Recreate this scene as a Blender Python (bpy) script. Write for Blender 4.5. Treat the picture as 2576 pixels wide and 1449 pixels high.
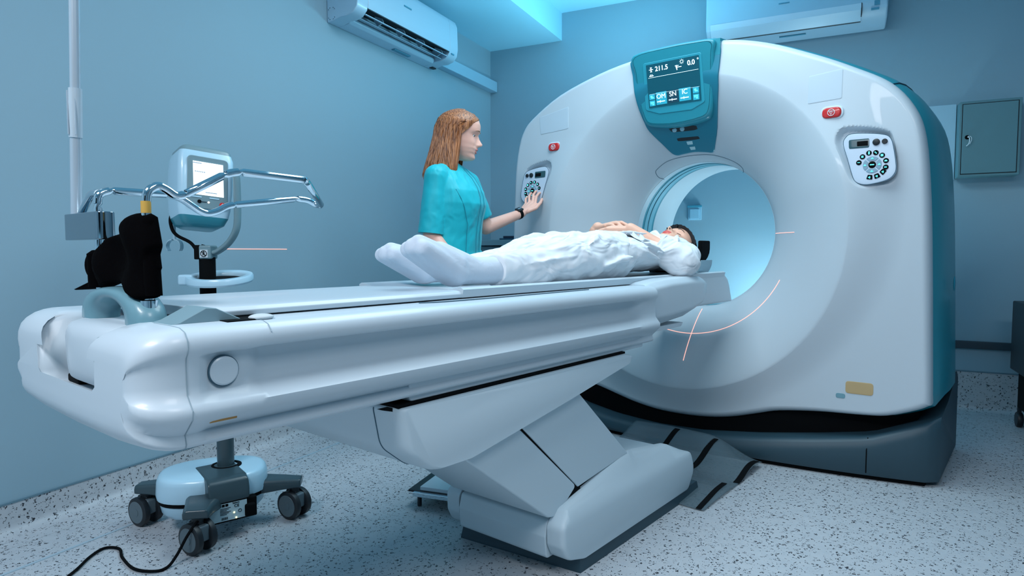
import bpy, bmesh, math, random
import numpy as np
from mathutils import Vector, Matrix
random.seed(7)
for o in list(bpy.data.objects): bpy.data.objects.remove(o)
scene = bpy.context.scene
COL = scene.collection
PI = math.pi
R = math.radians
# ------------------------------------------------------------------ camera
cam_d = bpy.data.cameras.new('camera'); cam = bpy.data.objects.new('camera', cam_d); COL.objects.link(cam)
cam_d.sensor_width = 36; cam_d.lens = 1620 / 2576 * 36; cam_d.clip_start = .05
cam.location = (0, 0, .92)
cam.rotation_euler = (PI / 2 - math.atan(92.5 / 1620), 0, R(39.4))
scene.camera = cam
# room frame: a runs along the back wall, b runs along the left wall
PH = R(13.35)
ROOM = Matrix.Rotation(PH, 4, 'Z')
def rp(a, b, z=0): return ROOM @ Vector((a, b, z))
# ------------------------------------------------------------------ world, lights, exposure
w = bpy.data.worlds.new('world'); scene.world = w; w.use_nodes = True
w.node_tree.nodes['Background'].inputs[0].default_value = (.18, .45, .62, 1)
w.node_tree.nodes['Background'].inputs[1].default_value = .05
vs = scene.view_settings; vs.view_transform = 'Standard'; vs.look = 'None'; vs.gamma = 1; vs.use_curve_mapping = False
vs.exposure = 0.0
def area(name, loc, size, power, color, aim=None):
    l = bpy.data.lights.new(name, 'AREA'); l.shape = 'RECTANGLE'; l.size, l.size_y = size; l.energy = power; l.color = color
    o = bpy.data.objects.new(name, l); COL.objects.link(o); o.location = loc
    d = (Vector(aim) - Vector(loc)) if aim is not None else Vector((0, 0, -1))
    o.rotation_euler = d.to_track_quat('-Z', 'Y').to_euler(); return o
area('ceiling_panel_light', rp(-.65, 2.3, 2.60), (1.5, 1.0), 37, (.76, .92, .99))
area('ceiling_panel_light', rp(1.0, .2, 2.60), (1.2, .6), 28, (.98, .96, .98))
area('ceiling_panel_light', rp(-1.0, -.7, 2.60), (1.2, .6), 66, (.98, .95, .98))
area('added_ceiling_fill', (-1.75, 3.42, 1.92), (.9, .2), 21, (.38, .84, 1.0), aim=(-1.9, 3.1, 2.65))  # added fill hidden behind the gantry, brightens ceiling and back wall
area('added_bore_glow_light', (-1.05, 4.0, .33), (.9, .12), 23, (.62, .90, 1.0), aim=(-1.75, 4.2, 1.3))  # added lamp hidden behind the gantry, makes the bluish gradient through the bore
# ------------------------------------------------------------------ materials
MATS = {}
def mat(name, col, rough=.45, metal=0., emit=None, es=1., coat=0., noise=None, bump=None, alpha=None, spec=.5, trans=0., sheen=0.):
    if name in MATS: return MATS[name]
    m = bpy.data.materials.new(name); m.use_nodes = True; nt = m.node_tree; b = nt.nodes['Principled BSDF']
    b.inputs['Base Color'].default_value = (*col, 1); b.inputs['Roughness'].default_value = rough; b.inputs['Metallic'].default_value = metal
    b.inputs['Coat Weight'].default_value = coat; b.inputs['Specular IOR Level'].default_value = spec
    b.inputs['Transmission Weight'].default_value = trans; b.inputs['Sheen Weight'].default_value = sheen
    if emit: b.inputs['Emission Color'].default_value = (*emit, 1); b.inputs['Emission Strength'].default_value = es
    if alpha is not None: b.inputs['Alpha'].default_value = alpha
    tc = nt.nodes.new('ShaderNodeTexCoord')
    if noise:   # (scale, amount)
        n = nt.nodes.new('ShaderNodeTexNoise'); n.inputs['Scale'].default_value = noise[0]; n.inputs['Detail'].default_value = 4
        nt.links.new(tc.outputs['Object'], n.inputs['Vector'])
        mx = nt.nodes.new('ShaderNodeMixRGB'); mx.blend_type = 'MULTIPLY'; mx.inputs[0].default_value = noise[1]
        mx.inputs[1].default_value = (*col, 1); nt.links.new(n.outputs[0], mx.inputs[2]); nt.links.new(mx.outputs[0], b.inputs['Base Color'])
    if bump:    # (scale, strength, distance)
        n = nt.nodes.new('ShaderNodeTexNoise'); n.inputs['Scale'].default_value = bump[0]; n.inputs['Detail'].default_value = 5
        nt.links.new(tc.outputs['Object'], n.inputs['Vector'])
        bp = nt.nodes.new('ShaderNodeBump'); bp.inputs['Strength'].default_value = bump[1]; bp.inputs['Distance'].default_value = bump[2]
        nt.links.new(n.outputs[0], bp.inputs['Height']); nt.links.new(bp.outputs[0], b.inputs['Normal'])
    MATS[name] = m; return m
M_WALL = mat('wall_paint', (.255, .405, .49), .7, bump=(260, .06, .002))
M_CEIL = mat('ceiling_paint', (.34, .70, .86), .8)
M_WHITE = mat('white_gantry_plastic', (.52, .60, .66), .38, coat=.12)
M_TABLE = mat('white_table_plastic', (.50, .60, .67), .38, coat=.12)
M_PED = mat('pedestal_plastic', (.50, .62, .69), .45)
M_TEAL = mat('teal_plastic', (.015, .25, .33), .35, coat=.15)
M_TEALD = mat('deep_teal_plastic', (.01, .19, .28), .38)
M_SLATE = mat('slate_plastic', (.022, .06, .085), .5)
M_DARK = mat('dark_plastic', (.008, .013, .018), .45)
M_BLACK = mat('black_void', (.002, .003, .004), .8, spec=.1)
M_SOFT = mat('soft_seam', (.26, .36, .42), .6)
M_SEAM = mat('seam_shadow_gap', (.05, .12, .17), .7)
M_CHROME = mat('chrome', (.62, .72, .78), .08, 1.)
M_CHROMED = mat('chrome_dark_reflection', (.30, .37, .42), .06, 1.)  # chrome copy darkened in colour to stand for dark reflections on the clamp
M_ALU = mat('brushed_aluminium', (.50, .64, .72), .35, .8)
M_RED = mat('red_button', (.62, .02, .02), .3, coat=.4)
M_LINE = mat('white_print', (.85, .95, 1.), .5)
M_KEYGLOW = mat('cyan_key_symbol', (.1, .6, .65), .4, emit=(.15, .9, .95), es=.8)
M_LASER = mat('laser_line', (.9, .35, .3), .5, emit=(1., .50, .42), es=1.1)
M_FLOORMAT = mat('clear_plastic_sheet', (.13, .20, .24), .3, alpha=.5, bump=(9, .4, .02))
# ------------------------------------------------------------------ helpers
def roots(o):
    while o.parent: o = o.parent
    return o
def tag(o, label=None, cat=None, group=None, kind=None):
    if label: o['label'] = label
    if cat: o['category'] = cat
    if group: o['group'] = group
    if kind: o['kind'] = kind
    return o
def thing(name, label, cat, loc=(0, 0, 0), rotz=0, group=None):
    o = bpy.data.objects.new(name, None); COL.objects.link(o); o.location = loc; o.rotation_euler = (0, 0, rotz)
    o.empty_display_size = .05
    o.matrix_world = Matrix.Translation(Vector(loc)) @ Matrix.Rotation(rotz, 4, 'Z')
    return tag(o, label, cat, group)
WM = {}
def link(name, me, m, parent=None, world=True, smooth=40, pivot=None):
    """links mesh data as one object; vertices are in world space"""
    o = bpy.data.objects.new(name, me); COL.objects.link(o)
    if m is not None and not me.materials: me.materials.append(m)
    if parent is not None:
        o.parent = parent
        rt = roots(parent); mw = Matrix.Translation(rt.location) @ rt.rotation_euler.to_matrix().to_4x4()
        if world: me.transform(mw.inverted())
    elif pivot is not None:
        me.transform(Matrix.Translation(-Vector(pivot))); o.location = pivot
    if smooth:
        me.shade_smooth() if hasattr(me, 'shade_smooth') else [setattr(p, 'use_smooth', True) for p in me.polygons]
        if smooth < 180: me.set_sharp_from_angle(angle=R(smooth))
    return o
class MB:
    """collects shapes and links them as ONE mesh object"""
    def __init__(s): s.v = []; s.f = []
    def add(s, V, F):
        n = len(s.v); s.v += [tuple(map(float, p)) for p in V]; s.f += [tuple(i + n for i in f) for f in F]; return s
    def box(s, lo, hi, M=None):
        x0, y0, z0 = lo; x1, y1, z1 = hi
        V = [(x0, y0, z0), (x1, y0, z0), (x1, y1, z0), (x0, y1, z0), (x0, y0, z1), (x1, y0, z1), (x1, y1, z1), (x0, y1, z1)]
        if M is not None: V = [M @ Vector(p) for p in V]
        return s.add(V, [(0, 3, 2, 1), (4, 5, 6, 7), (0, 1, 5, 4), (1, 2, 6, 5), (2, 3, 7, 6), (3, 0, 4, 7)])
    def loft(s, rings, cap=True, closed=True):
        n = len(rings[0]); V = [p for r in rings for p in r]; F = []
        for i in range(len(rings) - 1):
            for j in range(n if closed else n - 1):
                k = (j + 1) % n; F.append((i * n + j, i * n + k, (i + 1) * n + k, (i + 1) * n + j))
        if cap: F.append(tuple(range(n - 1, -1, -1))); F.append(tuple((len(rings) - 1) * n + j for j in range(n)))
        return s.add(V, F)
    def tube(s, pts, r, n=16, cap=True):
        pts = [Vector(p) for p in pts]; rr = r if isinstance(r, (list, tuple)) else [r] * len(pts)
        t0 = (pts[1] - pts[0]).normalized(); a = Vector((0, 0, 1)) if abs(t0.z) < .9 else Vector((1, 0, 0))
        u = t0.cross(a).normalized(); rings = []
        for i, p in enumerate(pts):
            t = ((pts[min(i + 1, len(pts) - 1)] - p).normalized() + (p - pts[max(i - 1, 0)]).normalized())
            if t.length < 1e-6: t = t0
            t.normalize(); u = (u - t * u.dot(t)).normalized(); v = t.cross(u)
            rings.append([p + (u * math.cos(2 * PI * k / n) + v * math.sin(2 * PI * k / n)) * rr[i] for k in range(n)])
        return s.loft(rings, cap)
    def prism(s, poly, axis, lo, hi, M=None):
        """poly 2d; axis 'x': poly=(y,z); 'y': poly=(x,z); 'z': poly=(x,y)"""
        def P(p, t):
            q = {'x': (t, p[0], p[1]), 'y': (p[0], t, p[1]), 'z': (p[0], p[1], t)}[axis]
            return M @ Vector(q) if M is not None else q
        return s.loft([[P(p, lo) for p in poly], [P(p, hi) for p in poly]])
    def lathe(s, prof, c, axis='z', n=32, M=None):
        rings = []
        for r, t in prof:
            ring = []
            for k in range(n):
                a = 2 * PI * k / n; u, v = r * math.cos(a), r * math.sin(a)
                q = {'z': (u, v, t), 'y': (u, t, v), 'x': (t, u, v)}[axis]; q = Vector(q)
                if M is not None: q = M @ q
                ring.append(q + Vector(c))
            rings.append(ring)
        return s.loft(rings)
    def ball(s, c, r, n=16, M=None):
        r = r if isinstance(r, (tuple, list)) else (r, r, r)
        rings = []
        for i in range(1, n):
            t = PI * i / n
            ring = [Vector((r[0] * math.sin(t) * math.cos(2 * PI * k / n), r[1] * math.sin(t) * math.sin(2 * PI * k / n), r[2] * math.cos(t))) for k in range(n)]
            if M is not None: ring = [M @ q for q in ring]
            rings.append([q + Vector(c) for q in ring])
        return s.loft(rings)
    def cone(s, p, q, r0, r1, n=16):   # capsule like tapered limb
        p, q = Vector(p), Vector(q); d = (q - p); L = d.length
        if L < 1e-6: return s.ball(p, r0)
        d.normalize(); pts = []; rr = []
        for k in range(5): t = k / 4 * PI / 2; pts.append(p - d * r0 * math.cos(t)); rr.append(max(r0 * math.sin(t), 1e-4))
        for k in range(5): t = k / 4 * PI / 2; pts.append(q + d * r1 * math.sin(t)); rr.append(max(r1 * math.cos(t), 1e-4))
        return s.tube(pts, rr, n)
    def mesh(s, name='m'):
        me = bpy.data.meshes.new(name); me.from_pydata(s.v, [], s.f); me.update()
        bm = bmesh.new(); bm.from_mesh(me); bmesh.ops.recalc_face_normals(bm, faces=bm.faces); bm.to_mesh(me); bm.free(); return me
    def build(s, name, m, parent=None, smooth=40, bevel=0, seg=3, sub=0, pivot=None):
        o = link(name, s.mesh(name), m, parent, smooth=smooth, pivot=pivot)
        if bevel:
            b = o.modifiers.new('bevel', 'BEVEL'); b.width = bevel; b.segments = seg; b.limit_method = 'ANGLE'; b.angle_limit = R(35); b.harden_normals = False
            if smooth: o.data.shade_smooth(); [setattr(e, 'use_edge_sharp', False) for e in o.data.edges]
            wn = o.modifiers.new('wn', 'WEIGHTED_NORMAL'); wn.keep_sharp = False
        if sub: q = o.modifiers.new('sub', 'SUBSURF'); q.levels = q.render_levels = sub
        return o
def catmull(P, n=8, closed=True):
    P = [np.array(p, float) for p in P]; N = len(P); out = []
    rng = range(N) if closed else range(N - 1)
    for i in rng:
        p0 = P[(i - 1) % N] if closed or i > 0 else 2 * P[0] - P[1]
        p1 = P[i]; p2 = P[(i + 1) % N]; p3 = P[(i + 2) % N] if closed or i + 2 < N else 2 * P[-1] - P[-2]
        for k in range(n):
            t = k / n; out.append(.5 * ((2 * p1) + (-p0 + p2) * t + (2 * p0 - 5 * p1 + 4 * p2 - p3) * t * t + (-p0 + 3 * p1 - 3 * p2 + p3) * t ** 3))
    if not closed: out.append(P[-1])
    return out
def rounded(poly, r, n=5):
    """round the corners of a 2d polygon; r number or list"""
    N = len(poly); out = []
    for i in range(N):
        p = np.array(poly[i], float); a = np.array(poly[i - 1], float) - p; b = np.array(poly[(i + 1) % N], float) - p
        rr = r[i] if isinstance(r, (list, tuple)) else r
        la, lb = np.linalg.norm(a), np.linalg.norm(b); a /= la; b /= lb
        c = float(np.clip(a @ b, -1, 1)); ang = math.acos(c)
        if rr <= 0 or ang > PI - .05: out.append(tuple(p)); continue
        t = min(rr / math.tan(ang / 2), la * .49, lb * .49)
        A = p + a * t; B = p + b * t
        for k in range(n + 1):
            u = k / n; out.append(tuple((1 - u) ** 2 * A + 2 * u * (1 - u) * p + u * u * B))
    return out
def roundtube(pts, rad, n=6):
    """3d polyline with rounded bends"""
    pts = [np.array(p, float) for p in pts]; out = [pts[0]]
    for i in range(1, len(pts) - 1):
        p = pts[i]; a = pts[i - 1] - p; b = pts[i + 1] - p; la, lb = np.linalg.norm(a), np.linalg.norm(b)
        t = min(rad, la * .48, lb * .48); A = p + a / la * t; B = p + b / lb * t
        for k in range(n + 1): u = k / n; out.append((1 - u) ** 2 * A + 2 * u * (1 - u) * p + u * u * B)
    out.append(pts[-1]); return out
def sstep(e0, e1, x):
    t = min(1, max(0, (x - e0) / (e1 - e0))); return t * t * (3 - 2 * t)
def polar(poly, c, ang):
    """distance from c to a star shaped polygon along each angle (2d)"""
    A = np.array(poly, float) - np.array(c); B = np.roll(A, -1, 0); E_ = B - A; out = []
    for a in ang:
        d = np.array([math.cos(a), math.sin(a)]); den = d[0] * E_[:, 1] - d[1] * E_[:, 0]
        with np.errstate(divide='ignore', invalid='ignore'):
            t = (A[:, 0] * E_[:, 1] - A[:, 1] * E_[:, 0]) / den; s = (A[:, 0] * d[1] - A[:, 1] * d[0]) / den
        ok = (np.abs(den) > 1e-9) & (s >= -1e-6) & (s <= 1 + 1e-6) & (t > 0)
        out.append(t[ok].max() if ok.any() else out[-1])
    return np.array(out)
def patch(poly, depth, back, edge=.004, c=None, nr=14, na=120, dome=0.):
    """plate lying on y=depth(x,z): outline poly (x,z), rounded rim, sides going back by `back`"""
    P = np.array(poly, float); c = P.mean(0) if c is None else np.array(c)
    ang = [2 * PI * k / na for k in range(na)]; ro = polar(P, c, ang); rings = []
    ss = [i / nr for i in range(1, nr)]
    prof = [(s, 0) for s in ss] + [(1 - edge / max(ro.mean(), 1e-6) * (1 - math.sin(t)), edge * (1 - math.cos(t))) for t in (0, .4, .8, 1.2, PI / 2)]
    for s, dd in prof:
        ring = []
        for a, r in zip(ang, ro):
            x, z = c[0] + r * s * math.cos(a), c[1] + r * s * math.sin(a)
            ring.append((x, depth(x, z) + dd - dome * (1 - s * s), z))
        rings.append(ring)
    rings.append([(p[0], p[1] + back, p[2]) for p in rings[-1]])
    m = MB(); n = na; V = [p for r in rings for p in r]; F = []
    for i in range(len(rings) - 1):
        for j in range(n):
            k = (j + 1) % n; F.append((i * n + j, i * n + k, (i + 1) * n + k, (i + 1) * n + j))
    ci = len(V); V.append((c[0], depth(*c) - dome, c[1]))
    for j in range(n): F.append((ci, (j + 1) % n, j))
    F.append(tuple((len(rings) - 1) * n + j for j in range(n)))
    m.add(V, F); return m
def ringline(pts, depth, wdt=.002, off=.0006, closed=True):
    """thin raised line following a surface y=depth(x,z)"""
    P3 = [(p[0], depth(p[0], p[1]) - off, p[1]) for p in pts]
    if closed: P3.append(P3[0])
    return MB().tube(P3, wdt / 2, 6)
def text_mesh(txt, size, M, ext=.0008, bold=False):
    c = bpy.data.curves.new('t', 'FONT'); c.body = txt; c.size = size; c.extrude = ext; c.align_x = 'CENTER'; c.align_y = 'CENTER'
    if bold: c.offset = size * .012
    o = bpy.data.objects.new('t', c); COL.objects.link(o)
    dg = bpy.context.evaluated_depsgraph_get(); me = bpy.data.meshes.new_from_object(o.evaluated_get(dg))
    bpy.data.objects.remove(o); me.transform(M); me.materials.clear(); return me
def join_meshes(ms):
    mb = MB()
    for me in ms: mb.add([v.co for v in me.vertices], [tuple(p.vertices) for p in me.polygons])
    return mb
def frontM(x, y, z, rz=0, rx=0):
    """text frame: reads left to right along +x, faces -y"""
    return Matrix.Translation((x, y, z)) @ Matrix.Rotation(rz, 4, 'Z') @ Matrix.Rotation(PI / 2 + rx, 4, 'X')
# ================================================================== ROOM
def floor_material(name, base, chips=1.0):
    m = bpy.data.materials.new(name); m.use_nodes = True; nt = m.node_tree; b = nt.nodes['Principled BSDF']
    tc = nt.nodes.new('ShaderNodeTexCoord')
    nz = nt.nodes.new('ShaderNodeTexNoise'); nz.inputs['Scale'].default_value = 160; nz.inputs['Detail'].default_value = 2
    nt.links.new(tc.outputs['Object'], nz.inputs['Vector'])
    mixv = nt.nodes.new('ShaderNodeMixRGB'); mixv.blend_type = 'LINEAR_LIGHT'; mixv.inputs[0].default_value = .012
    nt.links.new(tc.outputs['Object'], mixv.inputs[1]); nt.links.new(nz.outputs['Color'], mixv.inputs[2])
    col = None
    for sc, thr, gate in ((72, .29, .38), (118, .27, .72)):
        vo = nt.nodes.new('ShaderNodeTexVoronoi'); vo.inputs['Scale'].default_value = sc; vo.inputs['Randomness'].default_value = 1
        nt.links.new(mixv.outputs[0], vo.inputs['Vector'])
        lt = nt.nodes.new('ShaderNodeMath'); lt.operation = 'LESS_THAN'; lt.inputs[1].default_value = thr; nt.links.new(vo.outputs['Distance'], lt.inputs[0])
        sp = nt.nodes.new('ShaderNodeSeparateColor'); nt.links.new(vo.outputs['Color'], sp.inputs[0])
        gt = nt.nodes.new('ShaderNodeMath'); gt.operation = 'GREATER_THAN'; gt.inputs[1].default_value = gate; nt.links.new(sp.outputs[0], gt.inputs[0])
        mu = nt.nodes.new('ShaderNodeMath'); mu.operation = 'MULTIPLY'; nt.links.new(lt.outputs[0], mu.inputs[0]); nt.links.new(gt.outputs[0], mu.inputs[1])
        if col is None: col = mu
        else:
            mxx = nt.nodes.new('ShaderNodeMath'); mxx.operation = 'MAXIMUM'; nt.links.new(col.outputs[0], mxx.inputs[0]); nt.links.new(mu.outputs[0], mxx.inputs[1]); col = mxx
    fine = nt.nodes.new('ShaderNodeTexNoise'); fine.inputs['Scale'].default_value = 30; fine.inputs['Detail'].default_value = 6
    nt.links.new(tc.outputs['Object'], fine.inputs['Vector'])
    rmp = nt.nodes.new('ShaderNodeMixRGB'); rmp.inputs[1].default_value = (base[0] * .86, base[1] * .88, base[2] * .9, 1); rmp.inputs[2].default_value = (base[0] * 1.12, base[1] * 1.1, base[2] * 1.08, 1)
    nt.links.new(fine.outputs[0], rmp.inputs[0])
    mx = nt.nodes.new('ShaderNodeMixRGB'); nt.links.new(col.outputs[0], mx.inputs[0]); nt.links.new(rmp.outputs[0], mx.inputs[1]); mx.inputs[2].default_value = (.018, .022, .03, 1)
    nt.links.new(mx.outputs[0], b.inputs['Base Color']); b.inputs['Roughness'].default_value = .42
    return m
M_FLOOR = floor_material('speckled_vinyl', (.44, .49, .53))
A0, A1, B0, B1, ZC = -2.37, 2.6, -2.4, 4.47, 2.652
def rbox(mb, lo, hi): return mb.box(lo, hi, ROOM)
def struct(name, mb, m, **k):
    o = mb.build(name, m, **k); o['kind'] = 'structure'; return o
struct('floor', rbox(MB(), (A0 - .1, B0 - .1, -.08), (A1 + .1, B1 + .1, 0)), M_FLOOR, smooth=0)
struct('ceiling', rbox(MB(), (A0 - .1, B0 - .1, ZC), (A1 + .1, B1 + .1, ZC + .1)), M_CEIL, smooth=0)
struct('wall_left', rbox(MB(), (A0 - .1, B0 - .1, 0), (A0, B1 + .1, ZC)), M_WALL, smooth=0)
struct('wall_back', rbox(MB(), (A0, B1, 0), (A1 + .1, B1 + .1, ZC)), M_WALL, smooth=0)
struct('wall_right', rbox(MB(), (A1, B0, 0), (A1 + .1, B1, ZC)), M_WALL, smooth=0)
struct('wall_front', rbox(MB(), (A0, B0 - .1, 0), (A1, B0, ZC)), M_WALL, smooth=0)
struct('trim_1', rbox(MB(), (A0, B0, 2.455), (-1.78, B1, ZC)), M_CEIL, smooth=0)          # dropped soffit along the left wall
# coved vinyl skirting
def cove(h, axis):
    rr = .035; prof = [(0.0, h), (.004, h)] + [(.004 + rr * (1 - math.cos(t)), .001 + rr * (1 - math.sin(t))) for t in [i * PI / 12 for i in range(7)]] + [(.12, .001), (.12, 0), (0, 0)]
    mb = MB()
    if axis == 'left': mb.loft([[rp(A0 + u, b, z) for u, z in prof] for b in (B0, B1)])
    else: mb.loft([[rp(a, B1 - u, z) for u, z in prof] for a in (A0, A1)])
    return mb
struct('baseboard_left', cove(.1, 'left'), M_FLOOR, smooth=30)
struct('baseboard_back', cove(.225, 'back'), M_FLOOR, smooth=30)
struct('trim_2', rbox(MB(), (-2.088, B0, 0), (-2.078, B1 - .1, .0025)), mat('weld_seam', (.36, .48, .56), .5), smooth=0)   # welded floor seam
struct('trim_3', rbox(MB(), (A0 + .0001, B0, .1), (A0 + .006, B1, .106)), mat('skirting_edge', (.12, .22, .28), .5), smooth=0)
struct('trim_4', rbox(MB(), (A0 + .01, B1 - .006, .225), (A1, B1 - .0001, .232)), MATS['skirting_edge'], smooth=0)
# bumper rail on the back wall
o = rbox(MB(), (A0 + 1.2, B1 - .022, .362), (A1, B1 - .0005, .405)).build('wall_bumper_rail', mat('rail_dark', (.02, .05, .07), .5), bevel=.004, pivot=rp(0, B1, .38))
tag(o, 'dark horizontal bumper rail low on the back wall right of the scanner', 'rail')
# pipe trunking
o = rbox(MB(), (A0 + .0005, 3.655, 2.138), (A0 + .062, 4.555 - .09, 2.215)).build('pipe_trunking', mat('trunking_plastic', (.30, .52, .66), .45), bevel=.004, pivot=rp(A0, 4, 2.17))
tag(o, 'pale blue pipe trunking on the left wall behind the open air conditioner', 'trunking')
# unseen dark window and door, added to darken reflections in the chrome
wn = struct('added_dark_window', rbox(MB(), (-1.2, B0, 1.0), (1.2, B0 + .012, 2.05)), mat('added_window_glass', (.004, .008, .012), .08), smooth=0)
mb = MB()
for lo, hi in (((-1.28, B0, .92), (1.28, B0 + .03, 1.0)), ((-1.28, B0, 2.05), (1.28, B0 + .03, 2.13)), ((-1.28, B0, .92), (-1.2, B0 + .03, 2.13)), ((1.2, B0, .92), (1.28, B0 + .03, 2.13))): rbox(mb, lo, hi)
mb.build('added_window_frame', M_CEIL, wn, smooth=0)
dr = struct('added_dark_door', rbox(MB(), (A1 - .05, -.6, 0), (A1, .6, 2.1)), mat('added_door_slate', (.03, .06, .08), .4), smooth=0)
mb = MB(); mb.tube([rp(A1 - .05, .5, 1.02), rp(A1 - .10, .5, 1.02), rp(A1 - .10, .38, 1.02)], .009, 12); mb.build('added_door_handle', M_ALU, dr)
# ------------------------------------------------------------------ air conditioner left wall
M_AC = mat('ac_plastic', (.38, .58, .72), .35, coat=.1)
M_ACD = mat('ac_duct_dark', (.004, .012, .018), .6)
t = thing('air_conditioner', 'white split air conditioner with open black louvre slot high on the left wall', 'air conditioner', rp(A0, 3.14, 2.1), PH)
b0, b1 = 2.655, 3.64
# section (u from the wall, z): body with opening cut in the front lower corner
secA = [(0, 2.395), (.15, 2.40), (.185, 2.385), (.2, 2.35), (.205, 2.21), (.2, 2.175), (.10, 2.215), (.06, 2.205), (.088, 2.137), (.075, 2.118), (0, 2.108)]
secF = [(0, 2.395), (.15, 2.40), (.185, 2.385), (.2, 2.35), (.205, 2.21), (.196, 2.165), (.17, 2.137), (.13, 2.125), (.088, 2.125), (.04, 2.112), (0, 2.108)]
def acbody(mb, sec, u0, u1): mb.loft([[rp(A0 + .0005 + u, u0, z) for u, z in sec], [rp(A0 + .0005 + u, u1, z) for u, z in sec]])
mb = MB(); acbody(mb, secF, b0, b0 + .085); acbody(mb, secA, b0 + .0845, b1 - .0945); acbody(mb, secF, b1 - .095, b1)
body = mb.build('body', M_AC, t, bevel=.005)
mb = MB(); acbody(mb, [(.198, 2.172), (.195, 2.19), (.11, 2.235), (.06, 2.22), (.065, 2.195), (.10, 2.208)], b0 + .085, b1 - .095); mb.build('duct', M_ACD, t)
for (u, z) in ((.165, 2.150), (.122, 2.138)):
    mb = MB(); mb.loft([[rp(A0 + u + du, bb, z + dz) for du, dz in ((-.017, .016), (.017, .003), (.017, -.001), (-.017, .012))] for bb in (b0 + .088, b1 - .098)])
    mb.build('louvre', M_AC, t, smooth=0)
for i in range(4):
    bb = b0 + .26 + i * .2
    mb = MB(); mb.loft([[rp(A0 + u, bb + db, z) for u, z in ((.11, 2.215), (.15, 2.20), (.165, 2.165), (.125, 2.15), (.10, 2.18))] for db in (0, .006)])
    mb.build('vane', M_AC, t, smooth=0)
rbox(MB(), (A0 + .02, b1 - .055, 2.106), (A0 + .045, b1 - .012, 2.114)).build('drain_cap', M_ACD, t, smooth=0)
rbox(MB(), (A0 + .199, b1 - .075, 2.165), (A0 + .2035, b1 - .045, 2.172)).build('indicator', mat('ac_mark', (.06, .28, .40), .4), t, smooth=0)
rbox(MB(), (A0 + .199, b0 + .40, 2.292), (A0 + .2065, b0 + .47, 2.299)).build('maker_badge', MATS['ac_mark'], t, smooth=0)
# knock-out marks on the end panel
q = rounded([(.0, 2.12), (.04, 2.12), (.04, 2.18), (.0, 2.18)], .012, 3)
for i in range(0, len(q) - 1, 2):
    MB().tube([rp(A0 + .012 + q[i][0], b0 - .0005, q[i][1]), rp(A0 + .012 + q[i + 1][0], b0 - .0005, q[i + 1][1])], .0012, 5).build('knockout_mark', mat('mark_dark', (.03, .08, .12), .6), t)
rbox(MB(), (A0 + .025, b0 + .52, 2.1075), (A0 + .05, b0 + .68, 2.1125)).build('rating_label', MATS['ac_mark'], t, smooth=0)
# ------------------------------------------------------------------ air conditioner back wall
t = thing('air_conditioner', 'white split air conditioner with closed flap on the back wall above the scanner', 'air conditioner', rp(-.22, B1, 2.2), PH)
a0, a1 = -.725, .275
def sec2(dz=0): return [(0, 2.56), (.16, 2.565), (.19, 2.54), (.2, 2.50), (.205, 2.34), (.2, 2.305), (.15, 2.255), (.06, 2.235), (0, 2.23)]
mb = MB(); mb.loft([[rp(a, B1 - .0005 - u, z) for u, z in sec2()] for a in (a0, a1)]); mb.build('body', M_AC, t, bevel=.012)
mb = MB(); mb.loft([[rp(a, B1 - .0025 - u, z) for u, z in [(.2005, 2.303), (.206, 2.335), (.21, 2.335), (.205, 2.30), (.153, 2.249), (.148, 2.253)]] for a in (a0 + .03, a1 - .135)]); mb.build('flap', mat('ac_flap_gloss', (.48, .70, .84), .22, coat=.4), t, smooth=0)
mb = MB(); mb.loft([[rp(a, B1 - .0025 - u, z) for u, z in [(.147, 2.2525), (.155, 2.250), (.147, 2.2465), (.14, 2.2485)]] for a in (a0 + .03, a1 - .135)])
mb.box((a1 - .136, B1 - .209, 2.27), (a1 - .131, B1 - .17, 2.338), ROOM); mb.build('flap_gap', M_ACD, t, smooth=0)
mb = MB(); mb.box((a1 - .07, B1 - .2065, 2.315), (a1 - .042, B1 - .19, 2.341), ROOM); mb.box((a1 - .085, B1 - .203, 2.293), (a1 - .045, B1 - .17, 2.302), ROOM); mb.build('indicator', MATS['ac_mark'], t, smooth=0)
mb = MB(); mb.box((-.30, B1 - .2065, 2.402), (-.24, B1 - .19, 2.408), ROOM); mb.build('maker_badge', MATS['ac_mark'], t, smooth=0)
mb = MB(); mb.box((-.30, B1 - .10, 2.2395), (-.15, B1 - .075, 2.2415), ROOM); mb.build('rating_label', MATS['ac_mark'], t, smooth=0)
# ------------------------------------------------------------------ electrical cabinet, white panel
M_CAB = mat('cabinet_grey_blue', (.10, .24, .28), .5)
t = thing('electrical_cabinet', 'grey wall cabinet with a key hanging in its lock right of the scanner', 'cabinet', rp(.78, B1, 1.33), PH)
rbox(MB(), (.645, B1 - .10, 1.335), (.925, B1 - .0005, 1.75)).build('body', M_CAB, t, bevel=.003)
d = rbox(MB(), (.66, B1 - .106, 1.352), (.908, B1 - .1, 1.733)).build('door', M_CAB, t, bevel=.002)
mb = MB()
for lo, hi in (((.656, B1 - .1015, 1.348), (.66, B1 - .0995, 1.737)), ((.908, B1 - .1015, 1.348), (.912, B1 - .0995, 1.737)), ((.656, B1 - .1015, 1.348), (.912, B1 - .0995, 1.352)), ((.656, B1 - .1015, 1.733), (.912, B1 - .0995, 1.737))): rbox(mb, lo, hi)
mb.build('door_gap', M_ACD, t, smooth=0)
MB().lathe([(.011, 0), (.011, -.006), (.006, -.008)], rp(.682, B1 - .106, 1.552), 'y', 20, ROOM).build('lock', M_BLACK, d)
mb = MB(); pts = [rp(.682, B1 - .118, 1.552), rp(.690, B1 - .12, 1.548), rp(.692, B1 - .12, 1.53), rp(.688, B1 - .12, 1.513), rp(.678, B1 - .119, 1.502)]
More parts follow.
